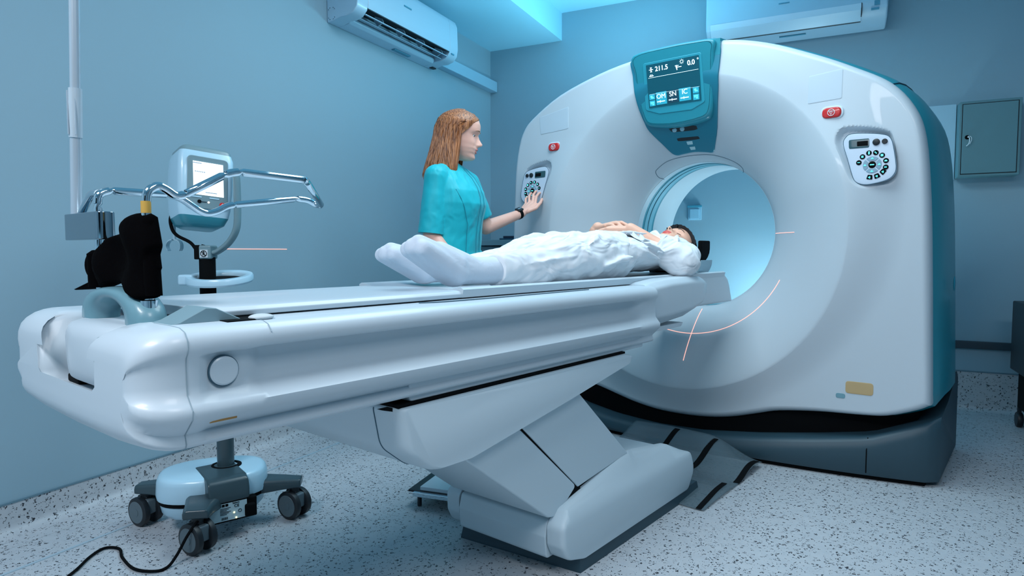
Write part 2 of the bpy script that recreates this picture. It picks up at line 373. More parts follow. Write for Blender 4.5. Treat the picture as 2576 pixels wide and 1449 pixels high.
mb.tube(catmull(pts, 5, False), .0022, 8); mb.tube(catmull([rp(.684, B1 - .118, 1.556), rp(.697, B1 - .121, 1.552), rp(.701, B1 - .121, 1.535), rp(.693, B1 - .121, 1.512)], 5, False), .0014, 8)
mb.build('key', mat('key_white', (.75, .85, .9), .4), d)
mb = rbox(MB(), (.50, B1 - .012, 1.33), (.642, B1 - .0005, 1.757)); o = mb.build('wall_panel', mat('panel_white', (.34, .56, .68), .5), bevel=.002, pivot=rp(.57, B1, 1.5))
tag(o, 'plain white wall panel between the scanner and the grey cabinet', 'panel')
# ------------------------------------------------------------------ black equipment at the right edge
t = thing('equipment_rack', 'black wheeled equipment rack with pale paper stickers at the right edge', 'equipment rack', (.24, 3.97, 0), PH)
e0, e1 = .885, 1.33
rbox(MB(), (e0, 3.75, .30), (e1, 4.2, .66)).build('body', mat('rack_black', (.008, .012, .016), .45), t, bevel=.006)
mb = MB(); mb.box((e0 + .03, 3.78, .1), (e1 - .03, 4.17, .3), ROOM); mb.build('base', M_BLACK, t, bevel=.01)
MS = mat('sticker_blue', (.20, .55, .72), .5)
for (y0, y1, z0, z1) in ((3.752, 3.80, .575, .632), (3.752, 3.782, .52, .575), (3.754, 3.79, .37, .42), (3.78, 3.80, .38, .44), (3.81, 3.83, .37, .42)):
    rbox(MB(), (e0 - .0015, y0, z0), (e0 + .001, y1, z1)).build('sticker', MS, t, smooth=0)
for (y0) in (3.79, 4.16):
    for e in (e0 + .04, e1 - .04):
        mb = MB(); M_ = ROOM; c = rp(e, y0, .04)
        mb.lathe([(.01, -.013), (.036, -.013), (.039, -.008), (.039, .008), (.036, .013), (.01, .013)], c, 'x', 20, ROOM.to_3x3().to_4x4()); mb.tube([c, c + Vector((0, 0, .07))], .01, 8)
        mb.build('caster', M_DARK, t)
# ------------------------------------------------------------------ counter behind the nurse
t = thing('side_counter', 'grey counter unit against the back wall behind the standing woman', 'counter', rp(-2.0, 4.25, 0), PH)
M_CNT = mat('counter_grey', (.12, .25, .31), .5)
rbox(MB(), (A0 + .02, 4.0, .96), (-1.75, 4.465, 1.0)).build('worktop', M_CNT, t, bevel=.003)
rbox(MB(), (A0 + .03, 4.03, .235), (-1.78, 4.46, .955)).build('body', mat('counter_front', (.08, .19, .24), .5), t, bevel=.003)
t = thing('folder', 'dark blue folder lying on the counter behind the woman', 'folder', rp(-2.0, 4.2, 1.0), PH)
rbox(MB(), (-2.09, 4.07, 1.001), (-1.86, 4.3, 1.012)).build('cover', mat('folder_blue', (.005, .05, .10), .4), t, bevel=.003)
rbox(MB(), (-2.065, 4.08, 1.0125), (-1.87, 4.29, 1.028)).build('binder_sheets', mat('folder_dark', (.004, .02, .05), .5), t, bevel=.003)
# socket on the wall seen through the bore
t = thing('wall_socket', 'small white wall socket on the back wall seen through the scanner bore', 'socket', rp(-.81, B1, 1.18), PH)
M_SOCK = mat('socket_white', (.30, .55, .70), .4)
rbox(MB(), (-.853, B1 - .012, 1.13), (-.765, B1 - .0005, 1.222)).build('plate', M_SOCK, t, bevel=.003)
rbox(MB(), (-.84, B1 - .02, 1.138), (-.779, B1 - .012, 1.203)).build('cover_flap', M_SOCK, t, bevel=.002)
rbox(MB(), (-.856, B1 - .026, 1.214), (-.762, B1 - .012, 1.228)).build('hood', mat('socket_hood', (.05, .30, .42), .4), t, bevel=.002)
# ================================================================== GANTRY
GX, GZ, RB = -1.335, 1.005, .365
gantry = thing('scanner_gantry', 'large white ring shaped computed tomography scanner with teal display and dark base', 'medical scanner', (GX, 3.3, 0))
OUT = [(-2.352, .947), (-2.345, 1.20), (-2.338, 1.36), (-2.318, 1.50), (-2.285, 1.59), (-2.221, 1.655), (-2.033, 1.757), (-1.786, 1.826), (-1.575, 1.857), (-1.353, 1.869), (-1.144, 1.862), (-.952, 1.814), (-.744, 1.725), (-.596, 1.649), (-.471, 1.572), (-.39, 1.473), (-.348, 1.351), (-.325, 1.115), (-.312, .819), (-.303, .55), (-.297, .345), (-.305, .322), (-.35, .297), (-.446, .263), (-.55, .252), (-.70, .243), (-.86, .222), (-.951, .196), (-1.06, .164), (-1.168, .144), (-1.30, .135), (-1.43, .138), (-1.55, .155), (-1.653, .180), (-1.75, .205), (-1.90, .236), (-2.1, .252), (-2.24, .268), (-2.32, .305), (-2.345, .345), (-2.35, .6)]
OUT = [(GX + (x - GX) * (1.028 if x < GX else .990), z + max(0, z - 1) * .015) for x, z in OUT]
OUT = catmull(OUT, 4)
RC = .735     # crease radius
def ppoly_sd(poly, x, z):   # signed distance (negative inside)
    A = poly; B = np.roll(poly, -1, 0); E_ = B - A; p = np.array([x, z])
    t = np.clip(((p - A) * E_).sum(1) / (E_ ** 2).sum(1), 0, 1); D = np.hypot(*(A + E_ * t[:, None] - p).T).min()
    c = ((A[:, 1] > z) != (B[:, 1] > z)); xi = A[:, 0] + (z - A[:, 1]) / np.where(np.abs(E_[:, 1]) < 1e-9, 1e-9, E_[:, 1]) * E_[:, 0]
    return -D if (c & (x < xi)).sum() % 2 else D
HUBR, HUBL = (-.524, 1.257), (-2.212, 1.257)
POCK = [(-0.139, 0.114), (-0.126, 0.15), (-0.097, 0.163), (-0.047, 0.159), (0.005, 0.149), (0.044, 0.134), (0.063, 0.116), (0.078, 0.056), (0.088, -0.01), (0.078, -0.056), (0.054, -0.078), (0.003, -0.087), (-0.041, -0.084), (-0.069, -0.066), (-0.086, -0.041), (-0.11, 0.026), (-0.131, 0.077)]
POCK = catmull(POCK, 2)
PR = np.array([(HUBR[0] + u, HUBR[1] + v) for u, v in POCK]); PL = np.array([(HUBL[0] - u, HUBL[1] + v) for u, v in POCK])
def face0(x, z):
    """front face of the cover without the flare"""
    u = (x - GX) / 1.02; y = 2.862 + .03 * u * u + .02 * max(0, (z - 1.0) / .86) ** 2
    r = math.hypot(x - GX, z - GZ); r2 = math.hypot(x - GX, z - GZ - .085)
    # proud ring: rises from the outer circle (r2=.93) to the crease
    if r2 < .93: y -= .045 * sstep(0, 1, min(1, (.93 - r2) / .21)) * .9 * (1 - .75 * sstep(.25, .75, (z - GZ) / .73))
    return y
def face(x, z):
    r = math.hypot(x - GX, z - GZ); y = face0(x, z)
    if r < RC:
        s = (r - RB) / (RC - RB); yc = face0(GX + (x - GX) / max(r, 1e-6) * RC, GZ + (z - GZ) / max(r, 1e-6) * RC)
        s = max(s, 0); y = yc + (3.13 - yc) * (1 - s ** .8) ** 1.35
    for H_, P_ in ((HUBR, PR), (HUBL, PL)):
        if abs(x - H_[0]) < .19 and abs(z - H_[1] - .04) < .19:
            d = ppoly_sd(P_, x, z)
            if d < 0: y += .030 * sstep(0, .022, -d) * (.45 + .55 * sstep(-.10, .14, z - H_[1]) )
    return y
na = 720; ang = [2 * PI * k / na for k in range(na)]; ro = polar(OUT, (GX, GZ), ang)
rings = []; inner = [RB + (RC - RB) * i / 46 for i in range(47)]
EDGE = .028
for r in inner:
    rings.append([(GX + min(r, R_ - .03) * math.cos(a), None, GZ + min(r, R_ - .03) * math.sin(a)) for a, R_ in zip(ang, ro)])
NO = 70
for i in range(1, NO + 1):
    s = i / NO
    rings.append([(GX + (RC + (max(R_ - EDGE, RC + .012) - RC) * s) * math.cos(a), None, GZ + (RC + (max(R_ - EDGE, RC + .012) - RC) * s) * math.sin(a)) for a, R_ in zip(ang, ro)])
rings = [[(x, face(x, z), z) for x, _, z in r] for r in rings]
last = rings[-1]
for tt in (.25, .5, .75, 1.0, 1.25, PI / 2):
    ring = []
    for a, R_, l in zip(ang, ro, last):
        rl = math.hypot(l[0] - GX, l[2] - GZ); rr = rl + (R_ - rl) * math.sin(tt)
        ring.append((GX + rr * math.cos(a), l[1] + .045 * (1 - math.cos(tt)), GZ + rr * math.sin(a)))
    rings.append(ring)
rings.append([(x, y + .05, z) for x, y, z in rings[-1]])
rings.append([(GX + (x - GX) * .985, y + .004, GZ + (z - GZ) * .985) for x, y, z in rings[-1]])
mb = MB(); rim = [(GX + (RB + .0) * math.cos(a), 3.165, GZ + RB * math.sin(a)) for a in ang]
lip = [(GX + (RB - .003) * math.cos(a), 3.140, GZ + (RB - .003) * math.sin(a)) for a in ang]
mb.loft([rim, lip] + rings, cap=False)
link('front_cover', mb.mesh(), M_WHITE, gantry, smooth=30)
# bore tunnel: bands of teal rings then the white rear tube, opening into a rear flare
def bore_band(name, y0, y1, r0, r1, m, thick=.012, parent=gantry):
    mb = MB(); A = [2 * PI * k / 160 for k in range(160)]
    mb.loft([[(GX + r * math.cos(a), y, GZ + r * math.sin(a)) for a in A] for y, r in ((y0, r0), (y1, r1), (y1, r1 + thick), (y0, r0 + thick), (y0, r0))], cap=False)
    return mb.build(name, m, parent, smooth=50)
M_GAP = mat('ring_gap_dark', (.004, .03, .06), .4)
M_TEALR = mat('bore_ring_teal', (.01, .22, .30), .3, coat=.3); M_RINGL = mat('bore_ring_light', (.16, .42, .52), .35)
bore_band('bore_lip', 3.135, 3.185, .362, .362, M_WHITE)
bore_band('bore_ring', 3.185, 3.207, .3625, .3625, M_TEALR)
bore_band('bore_ring', 3.207, 3.240, .360, .360, M_RINGL)
bore_band('bore_ring_gap', 3.240, 3.252, .367, .367, M_GAP)
bore_band('bore_ring', 3.252, 3.290, .360, .360, M_RINGL)
bore_band('bore_ring', 3.290, 3.312, .3625, .3625, M_TEALR)
mb = MB(); A = [2 * PI * k / 160 for k in range(160)]
mb.loft([[(GX + r * math.cos(a), y, GZ + r * math.sin(a)) for a in A] for y, r in ((3.312, .362), (3.45, .362), (3.56, .366), (3.62, .40), (3.68, .48), (3.72, .60), (3.74, .60), (3.62, .47), (3.56, .39), (3.312, .38), (3.312, .362))], cap=False)
mb.build('bore_tube', M_WHITE, gantry, smooth=60)
# rear shell (teal), outline slightly larger than the cover
def offs(poly, d):
    P = np.array(poly); n = len(P); T = np.roll(P, -1, 0) - np.roll(P, 1, 0); T /= np.linalg.norm(T, axis=1)[:, None] + 1e-9
    N = np.stack([T[:, 1], -T[:, 0]], 1); c = P.mean(0); s = np.sign(((P - c) * N).sum()); return P + N * d * s
sh = []
def x_ok(x): return abs(x - GX) > .9
for y, d in ((2.955, -.02), (2.96, .0), (3.0, .016), (3.08, .028), (3.2, .034), (3.4, .034), (3.52, .02), (3.60, -.01), (3.68, -.07), (3.72, -.16)):
    q = offs(OUT, d); rr = polar(q, (GX, GZ), ang[::4]); sh.append([(GX + r * math.cos(a), y, max(GZ + r * math.sin(a), (.345 if x_ok(GX + r * math.cos(a)) else .30) if y > 3.0 else .2)) for a, r in zip(ang[::4], rr)])
hole = [(GX + .58 * math.cos(a), 3.725, GZ + .58 * math.sin(a)) for a in ang[::4]]
mb = MB(); mb.loft(sh + [hole], cap=False); mb.build('rear_shell', M_TEAL, gantry, smooth=40)
mb = MB()   # seam of the shell at the right shoulder
q = offs(OUT, .0); k = min(range(len(q)), key=lambda i: (q[i][0] + .47) ** 2 + (q[i][1] - 1.572) ** 2)
for (y, dd) in ((2.985, .012),): pass
nrm = (np.array([q[k][0] - GX, q[k][1] - GZ])); nrm /= np.linalg.norm(nrm); rr0 = math.hypot(q[k][0] - GX, q[k][1] - GZ)
mb.tube([(GX + nrm[0] * (rr0 + d), y, GZ + nrm[1] * (rr0 + d)) for y, d in ((2.96, .001), (3.0, .018), (3.08, .030), (3.2, .036), (3.4, .036))], .0025, 6); mb.build('shell_seam', M_GAP, gantry)
MB().ball((-.268, 3.14, .79), (.004, .012, .03)).build('latch', M_TEALD, gantry)
# black core and slate base
xs = np.linspace(-2.385, -.278, 49)
def btop(x):
    X = [-2.385, -2.2, -1.87, -1.66, -1.43, -1.2, -.95, -.70, -.513, -.29, -.27]; Z = [.285, .190, .105, .080, .070, .078, .106, .142, .172, .265, .285]
    return float(np.interp(x, X, Z))
def bfront(x): return 2.775 + .155 * abs((x + 1.33) / 1.05) ** 2
mb = MB(); rings = []
for x in xs:
    yf, zt = bfront(x), btop(x); e = min(1, (x - xs[0]) / .03, (xs[-1] - x) / .03) if True else 1; k = .03 * (1 - math.sqrt(max(0, 1 - (1 - max(0, e)) ** 2)))
    yf += k
    rings.append([(x, yf + .008, .018), (x, yf, .03), (x, yf, zt - .05), (x, yf + .006, zt - .018), (x, yf + .022, zt - .003), (x, yf + .05, zt), (x, 3.2, zt + .02), (x, 3.52, zt + .10), (x, 3.59, zt + .06), (x, 3.60, .018)])
mb.loft(rings); mb.build('base', M_SLATE, gantry, smooth=50)
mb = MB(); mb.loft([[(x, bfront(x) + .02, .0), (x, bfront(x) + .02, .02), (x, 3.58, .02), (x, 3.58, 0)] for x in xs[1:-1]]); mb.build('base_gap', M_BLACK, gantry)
mb = MB(); yy = bfront(-.515)
mb.tube([(-.515, yy - .0005, .03), (-.515, yy - .0005, btop(-.515) - .05), (-.515, yy + .02, btop(-.515) - .002)], .0022, 6); mb.build('base_seam', M_BLACK, gantry)
mb = MB(); rings = []
for x in np.linspace(-2.30, -.36, 40):
    yf = bfront(x) + .11; rings.append([(x, yf, .06), (x, yf, btop(x) + .2), (x, 3.55, btop(x) + .25), (x, 3.55, .06)])
mb.loft(rings); mb.build('black_core', M_BLACK, gantry)
# teal display panel
def F1(x, z): return face0(x, z)
PAN = catmull([(-1.590, 1.866), (-1.584, 1.78), (-1.573, 1.70), (-1.565, 1.64), (-1.555, 1.59), (-1.547, 1.557), (-1.534, 1.517), (-1.489, 1.456), (-1.458, 1.412), (-1.437, 1.402), (-1.413, 1.405), (-1.351, 1.411), (-1.291, 1.405), (-1.263, 1.400), (-1.246, 1.406), (-1.232, 1.428), (-1.196, 1.499), (-1.165, 1.62), (-1.153, 1.70), (-1.150, 1.866), (-1.25, 1.876), (-1.40, 1.880)], 3)
def fdep(x, z): return face(x, z) - .010
mb = patch(PAN, fdep, .035, .004, c=(-1.352, 1.60), nr=26, na=260); pn = mb.build('display_panel', M_TEALD, gantry)
# teal visor around the screen: raised in front, rounded
VIS = catmull([(-1.572, 1.868), (-1.571, 1.792), (-1.568, 1.716), (-1.562, 1.654), (-1.550, 1.60), (-1.534, 1.552), (-1.512, 1.534), (-1.456, 1.524), (-1.388, 1.519), (-1.315, 1.521), (-1.25, 1.529), (-1.216, 1.538), (-1.199, 1.556), (-1.188, 1.597), (-1.176, 1.705), (-1.168, 1.811), (-1.166, 1.866), (-1.25, 1.877), (-1.40, 1.880)], 4)
def vdep(x, z): return 2.835 + .20 * (1.87 - z) - .004
mb = patch(VIS, vdep, .085, .016, c=(-1.369, 1.70), nr=16, na=200); vz = mb.build('display_housing', M_TEAL, gantry)
def tilted(mb): mb.v = [(x, y + vdep(0, z), z) for x, y, z in mb.v]; return mb
# top cap of the housing wrapping back over the arch
mb = MB(); mb.loft([[(x, y, z) for x, z in ((-1.57, 1.80), (-1.57, 1.858 + dz), (-1.45, 1.874 + dz), (-1.30, 1.880 + dz), (-1.145, 1.872 + dz), (-1.145, 1.80))] for y, dz in ((2.86, .0), (2.95, .012), (3.2, .016), (3.4, .012), (3.5, -.02))]); mb.build('housing_top', M_TEAL, gantry, smooth=50)
# screen
SX0, SX1, SZ0, SZ1 = -1.499, -1.236, 1.615, 1.809
scr_y = -.0045
M_SCR = mat('screen_glass', (.004, .05, .08), .2, emit=(.0, .13, .19), es=.35)
bz = tilted(MB().prism(rounded([(SX0 - .022, SZ0 - .008), (SX0 + .05, SZ0 - .034), (SX1 - .05, SZ0 - .036), (SX1 + .016, SZ0 - .010), (SX1 + .012, SZ1 + .012), (SX0 - .020, SZ1 + .012)], .014, 5), 'y', scr_y + .0015, scr_y + .012)).build('screen_bezel', mat('bezel_teal', (.02, .30, .40), .4), vz, bevel=.003)
scr = tilted(MB().box((SX0, scr_y - .002, SZ0), (SX1, scr_y + .004, SZ1))).build('screen', M_SCR, vz, smooth=0)
yS = scr_y - .0030
M_UIW = mat('screen_white_text', (.7, .85, .9), .5, emit=(.75, .95, 1.), es=.9)
M_UIB = mat('screen_blue_tile', (.02, .30, .42), .5, emit=(.02, .40, .55), es=.5)
M_UID = mat('screen_dark_tile', (.003, .04, .07), .5, emit=(0, .04, .07), es=.4)
M_UIC = mat('screen_cyan_icon', (.1, .6, .65), .5, emit=(.15, .85, .9), es=.8)
def sx(u): return SX0 + u * (SX1 - SX0)
def sz(v): return SZ0 + v * (SZ1 - SZ0)
mb = MB()
for me in (text_mesh('211.5', .030, frontM(sx(.30), yS, sz(.87)), bold=True), text_mesh('0.0', .030, frontM(sx(.86), yS, sz(.865)), bold=True), text_mesh('°', .028, frontM(sx(.985), yS, sz(.885))),
           text_mesh('OM', .030, frontM(sx(.255), yS - .001, sz(.225))), text_mesh('SN', .030, frontM(sx(.485), yS - .001, sz(.235))), text_mesh('IC', .030, frontM(sx(.71), yS - .001, sz(.24)))):
    mb.add([v.co for v in me.vertices], [tuple(p.vertices) for p in me.polygons])
def uib(u0, u1, v0, v1, y=yS): mb.box((sx(u0), y - .0006, sz(v0)), (sx(u1), y + .0006, sz(v1)))
uib(.03, .985, .688, .695); uib(.03, .985, .305, .308)
uib(.055, .135, .868, .882); uib(.087, .103, .83, .93); uib(.075, .115, .915, .925); uib(.075, .115, .82, .832)
uib(.055, .135, .72, .74); uib(.07, .085, .75, .765); uib(.10, .115, .75, .765)
uib(.575, .60, .80, .87); uib(.575, .68, .815, .83); uib(.56, .575, .85, .865); uib(.61, .625, .85, .865); uib(.585, .60, .76, .80)
for k in range(8):
    a = k * PI / 4; cx_, cz_ = sx(.69), sz(.93); mb.tube([(cx_ + .007 * math.cos(a), yS, cz_ + .007 * math.sin(a)), (cx_ + .0115 * math.cos(a), yS, cz_ + .0115 * math.sin(a))], .0008, 5)
mb.tube([(cx_ + .006 * math.cos(k * PI / 8), yS, cz_ + .006 * math.sin(k * PI / 8)) for k in range(17)], .0008, 5)
for u in (.255, .485, .71):
    uib(u - .06, u + .07, .098, .118, yS - .001); uib(u - .025, u - .018, .08, .14, yS - .001)
    mb.prism([(sx(u - .09), sz(.108)), (sx(u - .068), sz(.125)), (sx(u - .068), sz(.091))], 'y', yS - .0016, yS - .0004)
tilted(mb).build('screen_writing', M_UIW, scr, smooth=0)
for (u0, u1, v0, v1, m_) in ((.155, .36, .04, .33, M_UIB), (.60, .82, .04, .33, M_UIB), (.02, .13, .18, .31, M_UIB), (.02, .13, .03, .16, M_UIB), (.86, .97, .17, .31, M_UIB), (.86, .97, .02, .15, M_UIB), (.38, .585, .04, .33, M_UID)):
    mb = MB(); uib(u0, u1, v0, v1, yS + .0006); tilted(mb).build('screen_tile', m_, scr, smooth=0)
for u in (.035, .875):
    mb = MB(); uib(u + .01, u + .05, .235, .275); uib(u + .02, u + .075, .205, .235); tilted(mb).build('screen_icon', M_UIC, scr, smooth=0)
    mb = MB(); uib(u + .0, u + .075, .10, .125); uib(u + .0, u + .075, .075, .09); uib(u + .04, u + .07, .045, .07); tilted(mb).build('screen_icon', M_UIC, scr, smooth=0)
# slots, knobs and stickers below the visor
def slotbox(name, pts, m, off, th=.004, par=pn):
    mb = patch(pts, lambda x, z: fdep(x, z) - off, th, .0015, nr=4, na=60); return mb.build(name, m, par)
sl = slotbox('speaker_slot', rounded([(-1.440, 1.521), (-1.296, 1.521), (-1.293, 1.500), (-1.422, 1.503)], .006), M_DARK, .0012)
for x, z in ((-1.408, 1.512), (-1.369, 1.513)): MB().lathe([(.0001, -.004), (.010, -.004), (.012, -.002), (.012, .003), (.0001, .003)], (x, fdep(x, z) - .001, z), 'y', 20).build('knob', mat('knob_silver', (.45, .65, .72), .25, .6), sl)
slotbox('lamp_slot', rounded([(-1.411, 1.476), (-1.300, 1.474), (-1.294, 1.461), (-1.409, 1.461)], .006), M_DARK, .0012)
slotbox('sticker', [(-1.368, 1.457), (-1.338, 1.457), (-1.340, 1.443), (-1.367, 1.443)], mat('sticker_pale', (.42, .66, .72), .5), .0014)
slotbox('sticker', [(-1.362, 1.433), (-1.334, 1.433), (-1.336, 1.420), (-1.360, 1.420)], MATS['sticker_pale'], .0014)
# stop buttons
def stop_button(x, z, tilt):
    base = rounded([(x - .043, z - .027), (x + .043, z - .027), (x + .043, z + .027), (x - .043, z + .027)], .027, 8)
    fr = patch(base, lambda a, b: face(x, z) - .003, .012, .003, nr=4, na=80).build('stop_button_bezel', mat('bezel_pale', (.62, .76, .84), .35), gantry)
    pb = rounded([(x - .036, z - .021), (x + .036, z - .021), (x + .036, z + .021), (x - .036, z + .021)], .021, 8)
    bt = patch(pb, lambda a, b: face(x, z) - .010, .012, .005, nr=6, na=80, dome=.003).build('stop_button', M_RED, gantry, smooth=60)
    mb = MB(); y = face(x, z) - .0135; mb.tube([(x + .013 * math.cos(t), y, z + .013 * math.sin(t)) for t in [k * PI / 12 for k in range(25)]], .0011, 6)
    tri = [(x - .009, z + .006), (x + .009, z + .006), (x, z - .010), (x - .009, z + .006)]; mb.tube([(a, y, b) for a, b in tri], .001, 6)
    mb.tube([(x - .004, y, z + .003), (x + .004, y, z + .003), (x, y, z + .003), (x, y, z - .005)], .0009, 6)
    mb.build('stop_symbol', M_LINE, bt)
stop_button(-.678, 1.480, 0); stop_button(-2.065, 1.484, 0)
# control panels
PLATE = catmull([(-0.106, 0.09), (-0.099, 0.115), (-0.078, 0.128), (-0.02, 0.124), (0.036, 0.113), (0.058, 0.098), (0.069, 0.065), (0.081, -0.01), (0.076, -0.041), (0.053, -0.062), (0.003, -0.074), (-0.027, -0.075), (-0.052, -0.065), (-0.066, -0.044), (-0.088, 0.03)], 3)
M_PLATE = mat('keypad_plate', (.56, .66, .78), .35); M_LCD = mat('lcd_grey', (.03, .09, .11), .2); M_KEYG = mat('key_grey', (.22, .36, .46), .4)
def keypad(H_, sx_, mid):
    def dp(x, z):
        return face(H_[0], H_[1] - .02) - .006 + .0 * x + .10 * (z - H_[1])
    pt = [(H_[0] + sx_ * u, H_[1] + v) for u, v in PLATE]
    if sx_ < 0: pt = pt[::-1]
    ym = {}
    def dp(x, z): # plate tilts back at the top inside the pocket
        return base_ + .06 * (z - H_[1])
    base_ = min(face(x, z) - .06 * (z - H_[1]) for x, z in pt) - .0015
    pl = patch(pt, dp, .02, .002, nr=6, na=120).build('control_panel', M_PLATE, gantry)
    ringline([(H_[0] + sx_ * u * 1.005, H_[1] + .026 + (v - .026) * 1.01) for u, v in PLATE], lambda x, z: dp(x, z) + .001, .0022, 0).build('panel_seam', M_SEAM, pl)
    def P(u, v): return (H_[0] + sx_ * u, H_[1] + v)
    def kp(name, poly, m, off, th=.003): 
        q = [P(u, v) for u, v in poly]; return patch(q if sx_ > 0 else q[::-1], lambda x, z: dp(x, z) - off, th + off, .0008, nr=3, na=40).build(name, m, pl)
    lcd = kp('lcd', rounded([(-0.087, 0.1055), (-0.014, 0.1045), (-0.013, 0.069), (-0.085, 0.070)], .004), M_LCD, .0015)
    kp('lcd_window', [(-0.057, 0.096), (-0.018, 0.096), (-0.017, 0.076), (-0.056, 0.077)], M_BLACK, .002)
    def disc(name, u, v, r, m, off=.002):
        x, z = P(u, v); y = dp(x, z); return MB().lathe([(.0001, -off - .001), (r * .85, -off - .001), (r, -off + .0005), (r, .001)], (x, y, z), 'y', 24).build(name, m, pl)
    disc('knob', .011, .087, .0128, M_DARK, .005); disc('knob', .040, .087, .0100, M_DARK, .005)
    for i, (u, v) in enumerate([(-0.047, 0.012), (-0.035, 0.034), (-0.013, 0.047), (0.011, 0.046), (0.033, 0.034), (0.047, 0.012), (0.047, -0.013)]):
        k = disc('key', u, v, .0098, M_BLACK); x, z = P(u, v); y = dp(x, z) - .0035; mb = MB()
        sh_ = [[(-.005, -.001, .005, .0015)], [(-.004, -.004, .004, -.0005), (-.004, .0005, .004, .004)], [(-.002, -.006, .0035, .006)], [(-.004, 0, 0, .004), (0, -.004, .004, 0)], [(-.0045, -.0045, .0045, .0045)], [(-.005, -.003, .005, .001), (-.003, .001, .003, .003)], [(-.005, -.0025, .004, -.0008), (-.005, .0012, .004, .0028)]][i]
        for (a, b_, c_, d_) in sh_: mb.box((x + a, y - .0004, z + b_), (x + c_, y + .0004, z + d_))
        mb.build('key_symbol', M_KEYGLOW, k, smooth=0)
    for a0_ in (-38, -68, -98):
        a = R(a0_); q = [(rr * math.cos(a + da), rr * math.sin(a + da)) for rr, da in ((.040, -.20), (.040, .20), (.058, .19), (.058, -.19))]
        k = kp('key', rounded(q, .003), M_BLACK, .002); x, z = P(.049 * math.cos(a), .049 * math.sin(a)); y = dp(x, z) - .0035
        MB().box((x - .005, y - .0004, z - .0015), (x + .003, y + .0004, z + .0015)).box((x - .001, y - .0004, z - .005), (x + .002, y + .0004, z + .004)).build('key_symbol', M_KEYGLOW, k, smooth=0)
    for a0_ in (0, 90, 180, 270):
        q = [(.0165 * math.cos(R(a0_ + d)), .0165 * math.sin(R(a0_ + d))) for d in (-38, 0, 38)] + [(.033 * math.cos(R(a0_ + d)), .033 * math.sin(R(a0_ + d))) for d in (42, 20, 0, -20, -42)]
        k = kp('key', q, M_KEYG, .0015); x, z = P(.025 * math.cos(R(a0_)), .025 * math.sin(R(a0_))); y = dp(x, z) - .003
        MB().box((x - .005, y - .0004, z - .003), (x + .005, y + .0004, z - .0005)).box((x - .002, y - .0004, z - .0005), (x + .002, y + .0004, z + .003)).build('key_symbol', M_KEYGLOW, k, smooth=0)
    k = disc('key', 0, 0, .0135, M_BLACK); x, z = P(0, 0); y = dp(x, z) - .0035; MB().box((x - .0075, y - .0004, z - .002), (x + .0075, y + .0004, z + .002)).build('key_symbol', M_KEYGLOW, k, smooth=0)
keypad(HUBR, 1, 0); keypad(HUBL, -1, 0)
# small marks on the cover
ringline([(-.706 + .052 * math.cos(t), 1.590 + .047 * math.sin(t)) for t in [k * PI / 24 for k in range(48)]], face, .002, 0).build('round_cap_seam', mat('seam_pale', (.33, .46, .56), .5), gantry)
patch([(-.770, 1.642), (-.645, 1.655), (-.645, 1.535), (-.770, 1.528)], lambda x, z: face(x, z) - .0012, .004, .0006, nr=10, na=90).build('clear_label', mat('label_pale', (.50, .60, .68), .40), gantry)
patch([(-2.179, 1.66), (-1.98, 1.690), (-1.973, 1.572), (-2.169, 1.565)], lambda x, z: face(x, z) - .0012, .004, .0006, nr=10, na=90).build('clear_label', MATS['label_pale'], gantry)
# rating label low on the right of the cover (blurred amber block with a teal block)
patch(rounded([(-.60, .392), (-.50, .392), (-.50, .342), (-.60, .342)], .012), lambda x, z: face(x, z) - .0012, .004, .0006, nr=4, na=60).build('rating_label', mat('amber_label', (.50, .36, .18), .5), gantry)
patch(rounded([(-.635, .338), (-.60, .338), (-.60, .318), (-.635, .318)], .008), lambda x, z: face(x, z) - .0012, .004, .0006, nr=4, na=40).build('rating_label', mat('teal_label', (.16, .33, .40), .5), gantry)
# access door seam over the bore and cable hatch at the lower left
ringline(catmull([(-1.54, 1.296), (-1.559, 1.303), (-1.565, 1.322), (-1.556, 1.341), (-1.498, 1.377), (-1.424, 1.394), (-1.341, 1.398), (-1.27, 1.392), (-1.205, 1.372), (-1.15, 1.344), (-1.123, 1.318), (-1.128, 1.298)], 6, False), face, .0028, 0, closed=False).build('hatch_seam', M_SEAM, gantry)
ringline(rounded([(-2.280, .85), (-2.278, 1.012), (-2.165, 1.012), (-2.145, .85)], .025), face, .004, 0).build('handle_hatch_seam', M_SEAM, gantry)
# laser positioning lines lying on the flare
def lz(pts, w_=.0016, par=gantry): ringline(pts, face, w_ * 2, .0002, closed=False).build('laser_line', M_LASER, par)
lz([(GX + .482 * math.cos(R(a)), GZ + .487 * math.sin(R(a))) for a in range(-108, -24, 2)], .0018)
lz([(-1.312, GZ - .375 - .018 * k) for k in range(14)], .0018)
lz([(GX + .372 + .011 * k, 1.003) for k in range(12)], .0014)
o = rbox(MB(), (A0 + .0005, 1.97, .9285), (A0 + .002, 2.345, .9315)).build('laser_line', M_LASER, None, smooth=0, pivot=rp(A0, 2.15, .93)); tag(o, 'thin horizontal red laser line projected on the left wall', 'laser line')
